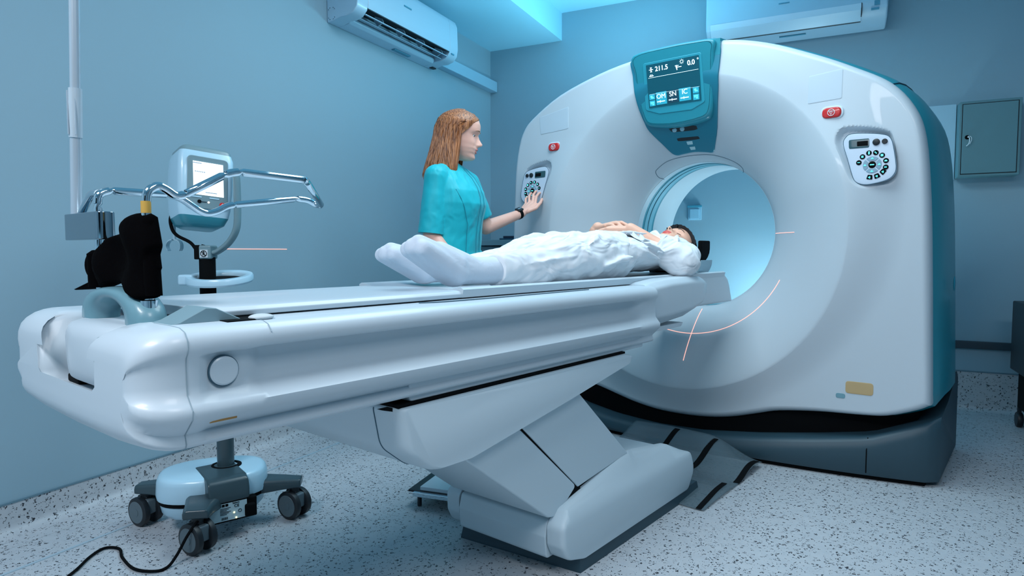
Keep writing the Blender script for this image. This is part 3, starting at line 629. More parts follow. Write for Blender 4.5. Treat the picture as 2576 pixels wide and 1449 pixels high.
# clear plastic sheet bunched in front of the base
t = thing('plastic_sheet', 'crumpled translucent plastic sheet with black tape edges lying against the scanner base', 'plastic sheet', (-1.15, 2.65, 0))
def sheet_z(u, v):   # u across, v from floor edge (0) to the base (1)
    x = -1.55 + u * .66; y0 = 2.20 + .05 * math.sin(u * 5); y = y0 + v * (2.765 - y0)
    x += .06 * v * (1 - u)
    z = .004 + .012 * (1 + math.sin(u * 9 + v * 5)) * (1 - v) * v * 2 + .085 * sstep(.55, 1, v) * (1 - .8 * sstep(.6, 1, u)) + .008 * (1 + math.sin(v * 13 + u * 4)) * v
    return (x, y, z)
N = 40
mb = MB(); V = [sheet_z(i / N, j / N) for j in range(N + 1) for i in range(N + 1)]; F = [(j * (N + 1) + i, j * (N + 1) + i + 1, (j + 1) * (N + 1) + i + 1, (j + 1) * (N + 1) + i) for j in range(N) for i in range(N)]
mb.add(V, F); o = mb.build('sheet', M_FLOORMAT, t, smooth=80); s_ = o.modifiers.new('s', 'SOLIDIFY'); s_.thickness = .0012
def tape(u0, u1, v0, v1, wd):
    mb = MB(); n = 16; rows = []
    for i in range(n + 1):
        k = i / n; u = u0 + (u1 - u0) * k; v = v0 + (v1 - v0) * k; p = Vector(sheet_z(u, v)); q_ = Vector(sheet_z(min(1, u + .01), min(1, v + .01)))
        d = Vector((u1 - u0, v1 - v0, 0)).normalized(); nrm = Vector((-d.y, d.x, 0)) * wd
        rows.append([p + nrm + Vector((0, 0, .003)), p - nrm + Vector((0, 0, .003)), p - nrm + Vector((0, 0, .0015)), p + nrm + Vector((0, 0, .0015))])
    mb.loft(rows); mb.build('tape_strip', M_BLACK, t, smooth=0)
tape(.985, .97, .55, .97, .012); tape(.97, .93, .0, .5, .010); tape(.35, .38, .45, .95, .013); tape(.66, .68, .5, .95, .013)
# ================================================================== PATIENT TABLE
TX = -1.315
table = thing('patient_table', 'long white motorised patient table on a folding pedestal leading into the scanner', 'patient table', (-1.2, 1.6, 0))
# half section (s outward from the centre line, z), rec = side recess depth factor
def half(rec):
    f = .030 * rec; g = .012 * min(1, rec * 2)
    return [(.0, .600), (.20, .603), (.262, .608), (.290, .611), (.304, .616), (.306, .622), (.302 - g, .636), (.318 - g * .5, .652), (.330, .664), (.331, .678), (.324 - f * .15, .686), (.313 - f * .85, .700), (.312 - f, .714), (.312 - f, .744), (.314 - f, .757), (.319 - f * .1, .764), (.321, .772), (.319, .785), (.310, .797), (.294, .802), (.26, .803), (.20, .803), (.165, .802), (.158, .799)]
def section(y, rec, chan, sc=1., zc=.708, zs=1., tz=None):
    """closed ring; chan = channel floor height"""
    h = [(s, z) for s, z in half(rec)] + [(.150, .797 if chan > .79 else .790), (.147, max(chan + .004, min(.79, chan + .02))), (.135, chan), (0, chan)]
    ins = (1 - sc) * .31
    pts = [(s - ins if s > .16 else s, zc + (z - zc) * zs if s > .0 or True else z) for s, z in h]
    R_ = [(TX + s, y, z) for s, z in pts]; L_ = [(TX - s, y, z) for s, z in pts[1:-1]][::-1]
    return R_ + L_
ys = [(.44 - .075 * math.sin(t), 0, .672, 1 - .16 * (1 - math.cos(t)), .46 + .54 * math.cos(t) ** .8 if t < 1.5 else .40) for t in (1.57, 1.45, 1.3, 1.1, .85, .6, .35, .15, 0)]
rings = [section(y, rec, .672 + (.0 if True else 0), sc, .708, zs) for y, rec, ch, sc, zs in ys]
for y, rec in ((.455, .0), (.462, .12), (.475, .4), (.49, .5), (.535, .5), (.55, .6), (.565, .9), (.58, 1), (.59, 1), (.60, 1)): rings.append(section(y, rec, .672))
for y, rec in ((.602, 1), (.9, 1), (1.3, 1), (1.7, 1), (1.84, 1), (1.87, .8), (1.90, .35), (1.93, .05), (1.97, 0), (1.985, 0)): rings.append(section(y, rec, .798))
mb = MB(); mb.loft(rings); mb.build('side_housing', M_TABLE, table, smooth=55)
# seams of the foot cap
mb = MB(); mb.tube([(TX + s + .0008, .575, z) for s, z in half(0)[17:23]] , .0009, 5); 
mb.build('cap_seam', M_SOFT, table)
mb = MB(); sc0 = [(TX + s + .0006, .437 , z) for s, z in half(0)[1:22]]; mb.tube(sc0, .0008, 6); mb.build('cap_seam', M_SOFT, table)
MB().lathe([(.0001, .0045), (.021, .0045), (.0235, .003), (.0235, -.006), (.0001, -.006)], (TX + .3025, .500, .728), 'x', 40).build('screw_cover', M_TABLE, table, smooth=30)
MB().lathe([(.0232, .001), (.0252, .001), (.0252, -.004), (.0232, -.004)], (TX + .3025, .500, .728), 'x', 40).build('cover_groove', M_SEAM, table)
MB().prism(rounded([(.47, .6495), (.515, .6495), (.515, .6535), (.47, .6535)], .0015), 'x', TX + .302, TX + .3135).build('amber_mark', mat('amber_mark', (.50, .26, .08), .5), table)
# carriage body and handle arch at the foot end
car = []
for y, g in ((.385, .55), (.39, .8), (.40, .93), (.42, 1), (.60, 1), (.62, .9)):
    q = rounded([(-.115 * g, .735 - .055 * g), (.115 * g, .735 - .055 * g), (.135 * g, .735 + .06 * g), (-.135 * g, .735 + .06 * g)], .03, 4); car.append([(-1.287 + s, y, z) for s, z in q])
mb = MB(); mb.loft(car); mb.build('carriage_body', M_TABLE, table, smooth=60)
MB().ball((-1.205, .388, .748), (.020, .010, .030)).build('release_knob', mat('knob_grey', (.10, .20, .24), .4), table)
MB().box((-1.20, .3855, .757), (-1.172, .392, .764)).build('amber_label', MATS['amber_mark'], table, smooth=0)
mb = MB(); mb.box((-1.455, .43, .674), (-1.40, .56, .724)); mb.box((-1.42, .40, .674), (-1.36, .5, .69)); mb.build('drive_slot', M_BLACK, table, bevel=.004)
arch = []
for k in range(25):
    a = PI * k / 24; ca, sa = math.cos(a), math.sin(a); so = .142 * ca; si = .068 * ca
    if k in (0, 24): pass
    zo, zi = .795 + .062 * sa ** .75, .795 + .040 * sa ** .75
    cx_ = -1.283
    ring = []
    po = Vector((cx_ + so, 0, zo)); pi_ = Vector((cx_ + si, 0, zi))
    wy = .028
    for j in range(12):
        t_ = 2 * PI * j / 12; m_ = (po + pi_) / 2 + (po - pi_) / 2 * (abs(math.cos(t_)) ** .7 * (1 if math.cos(t_) > 0 else -1)); ring.append((m_.x, .450 + wy * (abs(math.sin(t_)) ** .7 * (1 if math.sin(t_) > 0 else -1)), m_.z))
    arch.append(ring)
mb = MB(); mb.loft(arch); mb.build('handle_arch', mat('arch_teal_grey', (.13, .28, .34), .35, coat=.2), table, smooth=80)
mb = MB()
for s in (-1, 1):
    mb.loft([[(-1.283 + s * (.105) + (.037 + g) * math.cos(t_), .45 + (.028 + g * .7) * math.sin(t_), z) for t_ in [2 * PI * j / 16 for j in range(16)]] for z, g in ((.75, .012), (.78, .006), (.7945, .001))])
mb.build('arch_foot', M_TABLE, table, smooth=60)
for s, n_ in ((-1.165, 'tube_socket'), (-1.400, 'tube_socket')):
    MB().lathe([(.009, .800), (.0135, .800), (.0135, .837), (.010, .838), (.009, .837)], (s, .45, 0), 'z', 24).build(n_, M_CHROME, table)
# cradle with flat foot board, cradle skirt at the head
mb = MB(); prof = [(-.185, .822), (-.17, .824), (.17, .824), (.185, .822), (.192, .815), (.19, .806), (-.19, .806), (-.192, .815)]
mb.loft([[(-1.285 + s, y, z) for s, z in prof] for y in (.50, 1.17)]); fb = mb.build('foot_board', M_TABLE, table, bevel=.002)
def crad(y, sag=1., z0=.0):
    P_ = [(-.205, .826), (-.195, .831), (-.18, .829), (-.13, .820), (-.06, .8125), (0, .811), (.06, .8125), (.13, .820), (.18, .829), (.195, .831), (.205, .826), (.20, .806), (.12, .802), (0, .801), (-.12, .802), (-.20, .806)]
    return [(-1.295 + s, y, z + z0) for s, z in P_]
mb = MB(); mb.loft([crad(1.14), crad(1.3), crad(2.0), crad(2.5), crad(2.80), crad(2.83)]); mb.build('cradle', M_TABLE, table, smooth=50)
# dark pad wedge at the foot
mb = MB(); mb.prism([(.425, .799), (.455, .806), (.498, .827), (.515, .825), (.56, .803), (.56, .799)], 'x', -1.135, -1.062); mb.build('foam_wedge', mat('wedge_grey', (.16, .27, .32), .6), fb, bevel=.006)
mb = MB(); mb.box((-1.10, .52, .798), (-1.035, .60, .8045)); mb.build('wedge_gap', M_BLACK, table, smooth=0)
MB().ball((-1.045, .585, .806), (.018, .022, .006)).build('pad_lining', mat('lining', (.50, .58, .62), .6), table)
# shallow scoop line on the rail
mb = MB(); mb.tube(catmull([(-1.075, .98, .8045), (-1.055, 1.04, .8045), (-1.05, 1.25, .8045), (-1.055, 1.65, .8045)], 6, False), .0014, 6); mb.build('rail_seam', M_SEAM, table)
# head end cover
hs = []
for y, w_, zb, zt in ((1.975, .300, .655, .805), (2.0, .307, .655, .812), (2.12, .310, .66, .822), (2.3, .308, .672, .825), (2.42, .300, .692, .822), (2.48, .285, .715, .814), (2.50, .26, .735, .80)):
    q = rounded([(-w_ * .86, zb), (w_ * .86, zb), (w_, zb + .035), (w_, zt - .02), (w_ * .92, zt), (-w_ * .92, zt), (-w_, zt - .02), (-w_, zb + .035)], .02, 4); hs.append([(TX + s, y, z) for s, z in q])
mb = MB(); mb.loft(hs); mb.build('head_cover', M_TABLE, table, smooth=60)
mb = MB(); q = []
for y, w_, zb, zt in ((2.3, .20, .69, .822), (2.78, .20, .690, .824), (2.84, .20, .690, .818), (2.875, .199, .690, .800), (2.90, .198, .690, .77), (2.93, .197, .690, .70)):
    q.append([(-1.295 + s, y, z) for s, z in rounded([(-w_, zb), (w_, zb), (w_, zt), (-w_, zt)], .012, 3)])
mb.loft(q); mb.build('cradle_skirt', M_TABLE, table, smooth=50)
mb = MB(); mb.prism(rounded([(1.97, .652), (2.30, .652), (2.28, .636), (2.0, .636)], .008), 'x', TX + .16, TX + .27); mb.build('under_bracket', M_TABLE, table, bevel=.003)
# second housing under the rails towards the head
mb = MB(); mb.prism(rounded([(.9, .602), (1.93, .602), (1.93, .612), (1.90, .645), (1.86, .66), (.9, .66)], .01), 'x', TX - .27, TX + .296); mb.build('lower_rail', M_TABLE, table, bevel=.004)
mb = MB(); mb.box((TX - .27, .865, .5955), (TX + .302, 1.80, .6015)); mb.build('rail_gap', M_BLACK, table, smooth=0)
mb = MB(); mb.prism([(.818, .602), (.845, .602), (.845, .594)], 'x', -1.025, -1.008); mb.build('rail_stop', M_BLACK, table, smooth=0)
# saddle
SAD = rounded([(.855, .596), (1.80, .596), (1.845, .585), (1.835, .565), (1.484, .505), (1.064, .438), (.95, .440), (.875, .50)], [.012, .0, .012, .02, .2, .08, .07, .06], 6)
def sad(x, k=1.0, c=(1.3, .55)): return [(x, c[0] + (y - c[0]) * k, c[1] + (z - c[1]) * k) for y, z in SAD]
mb = MB(); mb.loft([sad(-1.0 - .0, .955), sad(-1.004, .975), sad(-1.015, .993), sad(-1.03, 1), sad(-1.60, 1), sad(-1.615, .99), sad(-1.62, .96)]); mb.build('saddle', M_PED, table, smooth=40)
mb = MB(); q = [(-1.085, y - .0008, z) for y, z in SAD if z < .592 and y < 1.1]; q2 = sorted(q, key=lambda p: -p[2]); mb.tube(q2, .0013, 6); mb.build('saddle_seam', M_SEAM, table)
# folding link, two panels
mb = MB(); mb.prism(rounded([(1.00, .49), (1.24, .50), (1.555, .232), (1.46, .170), (1.415, .180)], [.01, .01, .012, .03, .04], 4), 'x', -1.40, -1.032); mb.build('link_cover', M_PED, table, bevel=.008)
mb = MB(); mb.prism([(1.252, .50), (1.55, .52), (1.86, .255), (1.565, .225)], 'x', -1.395, -1.032); mb.build('link_cover', M_PED, table, bevel=.004)
mb = MB(); mb.prism([(1.22, .49), (1.30, .49), (1.60, .20), (1.5, .2)], 'x', -1.39, -1.036); mb.build('link_gap', M_BLACK, table, smooth=0)
# base
BLK = rounded([(1.424, .10), (1.422, .155), (1.462, .194), (1.70, .236), (1.875, .262), (2.12, .226), (2.26, .168), (2.292, .10), (2.24, .038), (1.52, .038), (1.445, .060)], [.03, .03, .03, .2, .1, .1, .05, .05, .03, .05, .04], 5)
def blk(x, lim, e=0.): return [(x, 1.85 + (y - 1.85) * (1 - e / .43), min(z, lim)) for y, z in BLK]
SB = ((0, .150, .014), (.001, .160, .008), (.004, .172, .003), (.010, .184, 0), (.018, .197, 0), (.028, .215, 0), (.040, .24, 0), (.052, .27, 0), (.058, .28, 0))
mb = MB(); mb.loft([blk(-.984 - d, l, e) for d, l, e in SB]); mb.build('base_side_cover', M_PED, table, smooth=50)
mb = MB(); mb.loft([blk(-1.442 + d, l, e) for d, l, e in SB]); mb.build('base_side_cover', M_PED, table, smooth=50)
mb = MB(); mb.prism(rounded([(1.425, .055), (1.418, .12), (1.43, .162), (1.46, .174), (1.58, .184), (1.58, .055)], .015), 'x', -1.381, -1.045); mb.build('base_front_cover', M_PED, table, bevel=.004)
mb = MB(); mb.prism([(1.47, .05), (1.47, .165), (1.60, .20), (1.9, .2), (1.9, .05)], 'x', -1.381, -1.05); mb.build('base_core', M_BLACK, table, smooth=0)
mb = MB(); mb.prism(rounded([(1.80, .05), (1.86, .255), (2.10, .222), (2.25, .165), (2.28, .10), (2.24, .05)], .02), 'x', -1.385, -1.05); mb.build('base_rear_cover', M_PED, table, bevel=.006)
mb = MB(); mb.loft([[(x, y, z) for x, y in ((-1.405 - g, 1.465 - g), (-.992 + g, 1.515 - g), (-.992 + g, 2.325 + g), (-1.405 - g, 2.325 + g))] for z, g in ((0, .006), (.004, .006), (.040, 0))]); mb.build('plinth', M_SLATE, table, smooth=0)
# ================================================================== CHROME ARM SUPPORT AND DRIP POLE ON THE TABLE FOOT
RX, LX, PY = -1.165, -1.386, .45
rack = thing('arm_support_frame', 'bent chrome tube arm support frame plugged into the foot end arch of the table', 'support frame', (-1.275, .45, .83))
r_ = .0075

loop = [(RX, PY, .815), (RX, PY, 1.0), (RX, .453, 1.022), (RX, .470, 1.032), (RX, .484, 1.026), (RX, .499, 1.015), (RX, .512, 1.018), (RX, .590, 1.062), (RX, .612, 1.068), (RX, .752, 1.065), (-1.19, .775, 1.064),
        (LX + .02, .928, 1.032), (LX, .925, 1.034), (LX, .905, 1.044), (LX, .877, 1.046), (LX, .715, 1.022), (LX, .70, 1.018), (LX, .678, 1.005), (LX, .656, 1.0), (LX, .640, 1.006), (LX, .604, 1.030), (LX, .584, 1.036), (LX, .470, 1.036), (LX, .452, 1.028), (LX, .450, 1.01), (LX, PY, .815)]
MB().tube(catmull(roundtube(loop, .012, 3), 2, False), r_, 14).build('bent_tube', M_CHROME, rack, smooth=80)
MB().tube(catmull([(LX - .001, .452, 1.030), (-1.42, .452, 1.030), (-1.455, .452, 1.012), (-1.485, .452, .992)], 5, False), r_ * .95, 12).build('branch_tube', M_CHROME, rack, smooth=80)
MB().tube([(RX, PY, .984), (RX, PY, 1.004)], r_ * 1.06, 14).build('amber_tape', mat('amber_tape', (.55, .33, .06), .5), rack)
q = rounded([(-1.535, .435), (-1.345, .435), (-1.345, .468), (-1.535, .468)], .014, 6)
MB().prism(q, 'z', .942, .994).build('clamp_block', M_CHROMED, rack, bevel=.002)
# drip pole held by the clamp
pole = thing('drip_pole', 'tall thin aluminium drip pole rising from the chrome clamp at the table foot', 'pole', (-1.502, .45, .995))
M_POLE = mat('pole_white_metal', (.55, .66, .74), .3, .55)
px_ = lambda z: -1.502 + (z - .997) * .078
MB().tube([(px_(.98), .45, .98), (px_(1.16), .45, 1.16)], .0105, 20).build('lower_tube', M_POLE, pole)
MB().tube([(px_(1.16), .45, 1.16), (px_(2.0), .45, 2.0)], .0095, 20).build('upper_tube', M_POLE, pole)
mb = MB()
mb.tube([(px_(1.145), .45, 1.145), (px_(1.24), .45, 1.24)], [.0125, .0125], 12); mb.build('grip_collar', mat('collar_clear', (.50, .62, .70), .2, .2, coat=.5), pole)
for dx, dy in ((-.012, -.006), (.0, -.0135), (.012, -.004)):
    MB().box((px_(1.19) + dx - .0016, .45 + dy - .001, 1.15), (px_(1.19) + dx + .0016, .45 + dy + .001, 1.235)).build('collar_rib', M_POLE, pole, smooth=0)
# black cloth cover hanging between the tubes
cloth = thing('black_cloth_cover', 'black cloth cover slung over the chrome tubes above the table foot', 'cloth', (-1.27, .45, .9))
M_CLOTH = mat('black_cloth', (.0012, .0012, .0016), 1., spec=.03, bump=(60, .5, .003))
CL = [(-1.190, .984), (-1.165, .985), (-1.148, .980), (-1.141, .954), (-1.135, .930), (-1.143, .915), (-1.139, .892), (-1.147, .882), (-1.148, .842), (-1.17, .838), (-1.190, .845), (-1.213, .858), (-1.257, .866), (-1.30, .864), (-1.342, .855), (-1.404, .848), (-1.478, .842), (-1.45, .853), (-1.423, .868), (-1.410, .885), (-1.398, .900), (-1.385, .914), (-1.369, .924), (-1.334, .937), (-1.328, .943), (-1.298, .949), (-1.266, .953), (-1.233, .966), (-1.213, .978)]
def cdep(x, z): return .436 - .008 * math.sin(x * 46) * (1 - abs(z - .9) * 3) - .006 * math.sin(z * 60 + x * 20)
def cback(x, z): return .468 + .004 * math.sin(x * 40 + 1)
P_ = np.array(CL); c_ = (-1.215, .895); a_ = [2 * PI * k / 160 for k in range(160)]; ro_ = polar(CL, c_, a_)
mb = MB(); rg = []
for s_, dy in [(i / 10, 0) for i in range(1, 10)] + [(.965, .003), (1, .010)]: rg.append([(c_[0] + r * s_ * math.cos(a), cdep(c_[0] + r * s_ * math.cos(a), c_[1] + r * s_ * math.sin(a)) + dy, c_[1] + r * s_ * math.sin(a)) for a, r in zip(a_, ro_)])
for s_, dy in [(1, -.008), (.965, -.002)] + [(i / 10, 0) for i in range(9, 0, -1)]: rg.append([(c_[0] + r * s_ * math.cos(a), cback(c_[0] + r * s_ * math.cos(a), c_[1] + r * s_ * math.sin(a)) + dy, c_[1] + r * s_ * math.sin(a)) for a, r in zip(a_, ro_)])
mb.loft(rg); mb.build('cover', M_CLOTH, cloth, smooth=80)
mb = MB(); mb.tube([(-1.150, .452, .845), (-1.157, .452, .97)], [.0135, .012], 14); mb.build('right_sleeve', M_CLOTH, cloth)
mb = MB(); mb.tube([(LX, .45, .852), (LX, .45, .915), (LX, .45, .922)], [.020, .021, .012], 14); mb.ball((-1.405, .45, .893), (.026, .018, .03)); mb.build('left_sleeve', M_CLOTH, cloth)
# ================================================================== CONTRAST INJECTOR ON A WHEELED STAND
IX, IY = -2.14, 1.02
inj = thing('contrast_injector', 'contrast injector with lit screen head on a black column and four wheeled base', 'injector', (IX, IY, 0))
M_IW = mat('injector_white', (.42, .66, .80), .3, coat=.2); M_IS = mat('injector_slate', (.03, .06, .075), .35, coat=.15); M_IG = mat('injector_grey', (.16, .27, .31), .35, coat=.1)
M_DISK = mat('caster_disc', (.09, .135, .16), .4)
rt_ = Vector((math.cos(R(39.4)), math.sin(R(39.4)), 0)); fw_ = Vector((-math.sin(R(39.4)), math.cos(R(39.4)), 0))
# base: legs toward four casters
CS = [(-2.312, .863), (-1.965, .878), (-1.972, 1.212), (-2.31, 1.18)]
for i, (x, y) in enumerate(CS):
    d = Vector((x - IX, y - IY, 0)); L = d.length; d.normalize(); n = Vector((-d.y, d.x, 0)); c0 = Vector((IX, IY, 0))
    secs = []
    for t_, wd, z0, z1 in ((.06, .055, .09, .150), (L * .55, .045, .10, .148), (L - .03, .034, .108, .143), (L + .025, .028, .110, .138)):
        p = c0 + d * t_; wd *= (1.35 if i == 1 else 1); secs.append([tuple(p + n * wd * .8) [:2] + (z1,), tuple(p - n * wd * .8)[:2] + (z1,), tuple(p - n * wd)[:2] + (z1 - .012,), tuple(p - n * wd)[:2] + (z0,), tuple(p + n * wd)[:2] + (z0,), tuple(p + n * wd)[:2] + (z1 - .012,)])
    MB().loft(secs).build('leg', M_IS, inj, bevel=.006)
    # caster: axle across the leg direction, swivelled so the discs face the camera
    cst = bpy.data.objects.new('x', None); bpy.data.objects.remove(cst)
    M_ = Matrix.Rotation(R(-17), 4, 'Z')
    ax = (M_ @ Vector((math.cos(R(39.4)), math.sin(R(39.4)), 0))); fd = Vector((-ax.y, ax.x, 0))
    ax = Vector((math.sin(R(12)), -math.cos(R(12)), 0)); 
    Mz = Matrix.Rotation(math.atan2(ax.y, ax.x), 4, 'Z')
    c = Vector((x, y, .049)); hub = MB().tube([c + Vector((0, 0, .03)), c + Vector((0, 0, .062))], .017, 16)
    yoke = MB().box((-.016, -.012, -.01), (.016, .034, .040), Matrix.Translation(c) @ Mz)
    yk = yoke.build('caster_yoke', M_DISK, inj, bevel=.006); hub.build('caster_stem', M_DARK, inj)
    for s in (-1, 1):
        wc = c + ax * .024 * s
        MB().lathe([(.012, -.012), (.041, -.012), (.048, -.008), (.049, 0), (.048, .008), (.041, .012), (.012, .012)], wc, 'x', 32, Mz).build('wheel', M_DARK, yk)
        MB().lathe([(.0001, s * .0138), (.013, s * .0138), (.013, s * .0128), (.036, s * .0128), (.040, s * .009), (.0001, s * .009)], wc, 'x', 32, Mz).build('wheel_disc', M_DISK, yk)
    bk = MB().box((-.010, -.030, .030), (.010, .018, .046), Matrix.Translation(c) @ Mz); bk.build('brake_pedal', M_DARK, yk, bevel=.004)
# white hood over the base: capsule plan, long axis along the wall
def cap_plan(cx, cy, L, W, ang, n=40, k=1.):
    out = []
    for j in range(n):
        t_ = 2 * PI * j / n; c1, s1 = math.cos(t_), math.sin(t_); u = L * abs(c1) ** .8 * (1 if c1 > 0 else -1) * k; v = W * abs(s1) ** .8 * (1 if s1 > 0 else -1) * k
        out.append((cx + u * math.cos(ang) - v * math.sin(ang), cy + u * math.sin(ang) + v * math.cos(ang)))
    return out
HA = R(62); hc = (-2.135, 1.01)
mb = MB(); mb.loft([[(x, y, z) for x, y in cap_plan(*hc, .172, .128, HA, 48, k)] for z, k in ((.118, .985), (.13, 1), (.170, .985), (.182, .965), (.190, .925), (.193, .86), (.194, .3))]); mb.build('base_hood', M_IW, inj, smooth=50)
mb = MB(); mb.loft([[(x, y, z) for x, y in cap_plan(*hc, .166, .122, HA, 48, k)] for z, k in ((.06, .86), (.075, .94), (.105, .98))]); mb.build('base_pan', M_IW, inj, smooth=50)
mb = MB(); mb.loft([[(x, y, z) for x, y in cap_plan(*hc, .168, .124, HA, 48, k)] for z, k in ((.104, .98), (.119, .98))]); mb.build('base_gap', M_BLACK, inj, smooth=50)
# slate saddle across the hood carrying the column
sd = Vector((math.cos(R(-12)), math.sin(R(-12)), 0)); sn = Vector((-sd.y, sd.x, 0)); c0 = Vector((-2.14, 1.02, 0))
mb = MB(); rows = []
for t_, z1, z0 in ((-.02, .197, .125), (.135, .197, .125), (.158, .185, .122), (.172, .150, .120)):
    rows.append([tuple((c0 + sd * t_ + sn * w_))[:2] + (z,) for w_, z in ((.062, z0), (.062, z1), (-.062, z1), (-.062, z0))])
mb.loft(rows); mb.build('base_saddle', M_IS, inj, bevel=.008)
# rating plate and sockets on the camera side
Mp = Matrix.Translation(c0 + sd * .165 + Vector((0, 0, .090))) @ Matrix.Rotation(R(-12) + PI / 2, 4, 'Z')
MB().box((-.10, -.0, -.035), (.085, .03, .030), Mp).build('connector_box', M_BLACK, inj, bevel=.004)
plate = MB().box((-.062, -.0035, -.028), (.052, .0, .028), Mp @ Matrix.Translation((0, -.0, 0))).build('rating_plate', mat('rating_plate_white', (.42, .60, .66), .5), inj, smooth=0)
ms = [text_mesh('CE', .013, Mp @ Matrix.Translation((.020, -.0038, .014)) @ Matrix.Rotation(PI / 2, 4, 'X')), text_mesh('Salient', .008, Mp @ Matrix.Translation((.018, -.0038, .0245)) @ Matrix.Rotation(PI / 2, 4, 'X'))]
mb = join_meshes(ms)
for k in range(5): mb.box((-.056 + k * .0105, -.0042, .0180), (-.0475 + k * .0105, -.0035, .0262), Mp)
for k in range(6): mb.box((-.030, -.0042, .012 - k * .004), (.002 - (k % 3) * .006, -.0035, .0135 - k * .004), Mp)
for k in range(9): mb.box((-.026 + k * .0022, -.0042, -.024), (-.0252 + k * .0022 + (k % 2) * .0005, -.0035, -.016), Mp)
mb.tube([Mp @ Vector((.030 + .005 * math.cos(t_), -.004, -.004 + .005 * math.sin(t_))) for t_ in [k * PI / 6 for k in range(13)]], .0008, 5)
mb.build('plate_print', M_BLACK, plate, smooth=0)
MB().ball(tuple(Mp @ Vector((.012, -.005, -.006))), .0028).build('status_lamp', mat('lamp_amber', (.9, .85, .5), .4, emit=(1, .9, .5), es=1.5), inj)
MB().ball(tuple(Mp @ Vector((.018, -.005, -.024))), .0028).build('status_lamp', MATS['lamp_amber'], inj)
MB().box((.045, -.012, -.030), (.078, .01, .012), Mp).build('power_plug', M_BLACK, inj, bevel=.006)
# column
cb = Vector((-2.117, 1.045, 0))
MB().lathe([(.050, .186), (.050, .196), (.038, .199), (.038, .186)], cb, 'z', 32).build('column_collar', M_BLACK, inj)
MB().tube([cb + Vector((0, 0, .17)), cb + Vector((0, 0, .62))], .027, 28).build('lower_column', M_IS, inj)
cu = Vector((-2.158, 1.02, 0))
MB().tube([cu + Vector((0, 0, .60)), cu + Vector((0, 0, .90))], .0255, 28).build('upper_column', M_BLACK, inj)
# ring shaped tray
tc = Vector((-2.115, 1.04, .823)); ell = []
mb = MB(); n = 56; rings_ = []
for prof_ in ((1.0, 0.0), (1.0, .012), (.97, .018), (.80, .018), (.74, .012), (.72, .002), (.74, -.006), (.97, -.006), (1.0, 0.0)):
    k, dz = prof_; rings_.append([tuple(tc + rt_ * (.106 * k * math.cos(2 * PI * j / n)) + fw_ * (.095 * k * math.sin(2 * PI * j / n)) + Vector((0, 0, dz + .015 * math.sin(2 * PI * j / n) * k))) for j in range(n)])
mb.loft(rings_, cap=False); mb.build('tray_ring', M_IW, inj, smooth=50)
MB().loft([[tuple(tc + rt_ * (.079 * k * math.cos(2 * PI * j / n)) + fw_ * (.072 * k * math.sin(2 * PI * j / n)) + Vector((0, 0, dz + .0115 * math.sin(2 * PI * j / n) * k))) for j in range(n)] for k, dz in ((1, .002), (.96, -.004))]).build('tray_floor', M_BLACK, inj)
MB().box((-.03, -.03, -.016), (.02, .02, .02), Matrix.Translation(tc - rt_ * .098) @ Matrix.Rotation(R(39.4), 4, 'Z')).build('tray_bracket', M_IW, inj, bevel=.008)
# knuckle, U yoke
Mk = Matrix.Translation(cu + Vector((0, 0, .912))) @ Matrix.Rotation(R(39.4), 4, 'Z')
kn = MB().box((-.030, -.028, -.018), (.024, .028, .028), Mk).build('knuckle', M_IG, inj, bevel=.006)
MB().box((-.031, -.0285, -.019), (-.012, .0285, .0285), Mk).build('knuckle_clamp', M_BLACK, inj, bevel=.003)
st = MB().box((-.010, -.0305, -.013), (.016, -.028, .013), Mk).build('warning_sticker', mat('sticker_white', (.55, .66, .72), .5), kn, smooth=0)
mb = MB(); cc = Mk @ Vector((.003, -.0315, 0)); ex = rt_; ez = Vector((0, 0, 1))
def seg(a, b, r=.0011): mb.tube([cc + ex * a[0] + ez * a[1], cc + ex * b[0] + ez * b[1]], r, 6)
mb.tube([cc + ex * .0098 * math.cos(k * PI / 12) + ez * .0098 * math.sin(k * PI / 12) for k in range(25)], .0011, 6)
seg((-.007, .007), (.007, -.007)); seg((0, .005), (0, -.001)); seg((0, -.001), (.004, -.006)); seg((0, -.001), (-.004, -.005)); seg((-.004, .001), (.004, .003)); mb.ball(cc + ez * .0065, .0016, 8)
mb.build('sticker_symbol', M_BLACK, st)
hd = Vector((-2.168, 1.012, 1.112))      # head centre
U_ = lambda r, z, f=0: hd + rt_ * r + Vector((0, 0, z)) + fw_ * f
ypts = catmull([Mk @ Vector((.015, 0, .006)), U_(.045, -.195), U_(.085, -.165), U_(.112, -.12), U_(.118, -.06), U_(.118, .02), U_(.116, .055), U_(.108, .068)], 6, False)
secs = []
for i, p in enumerate(ypts):
    p = Vector(p); tt = (Vector(ypts[min(i + 1, len(ypts) - 1)]) - Vector(ypts[max(i - 1, 0)])).normalized(); nn = fw_; bb = tt.cross(nn).normalized()
    secs.append([tuple(p + nn * .020 * math.cos(a) + bb * .0095 * math.sin(a)) for a in [2 * PI * j / 14 for j in range(14)]])
MB().loft(secs).build('yoke_arm', M_IG, inj, smooth=60)
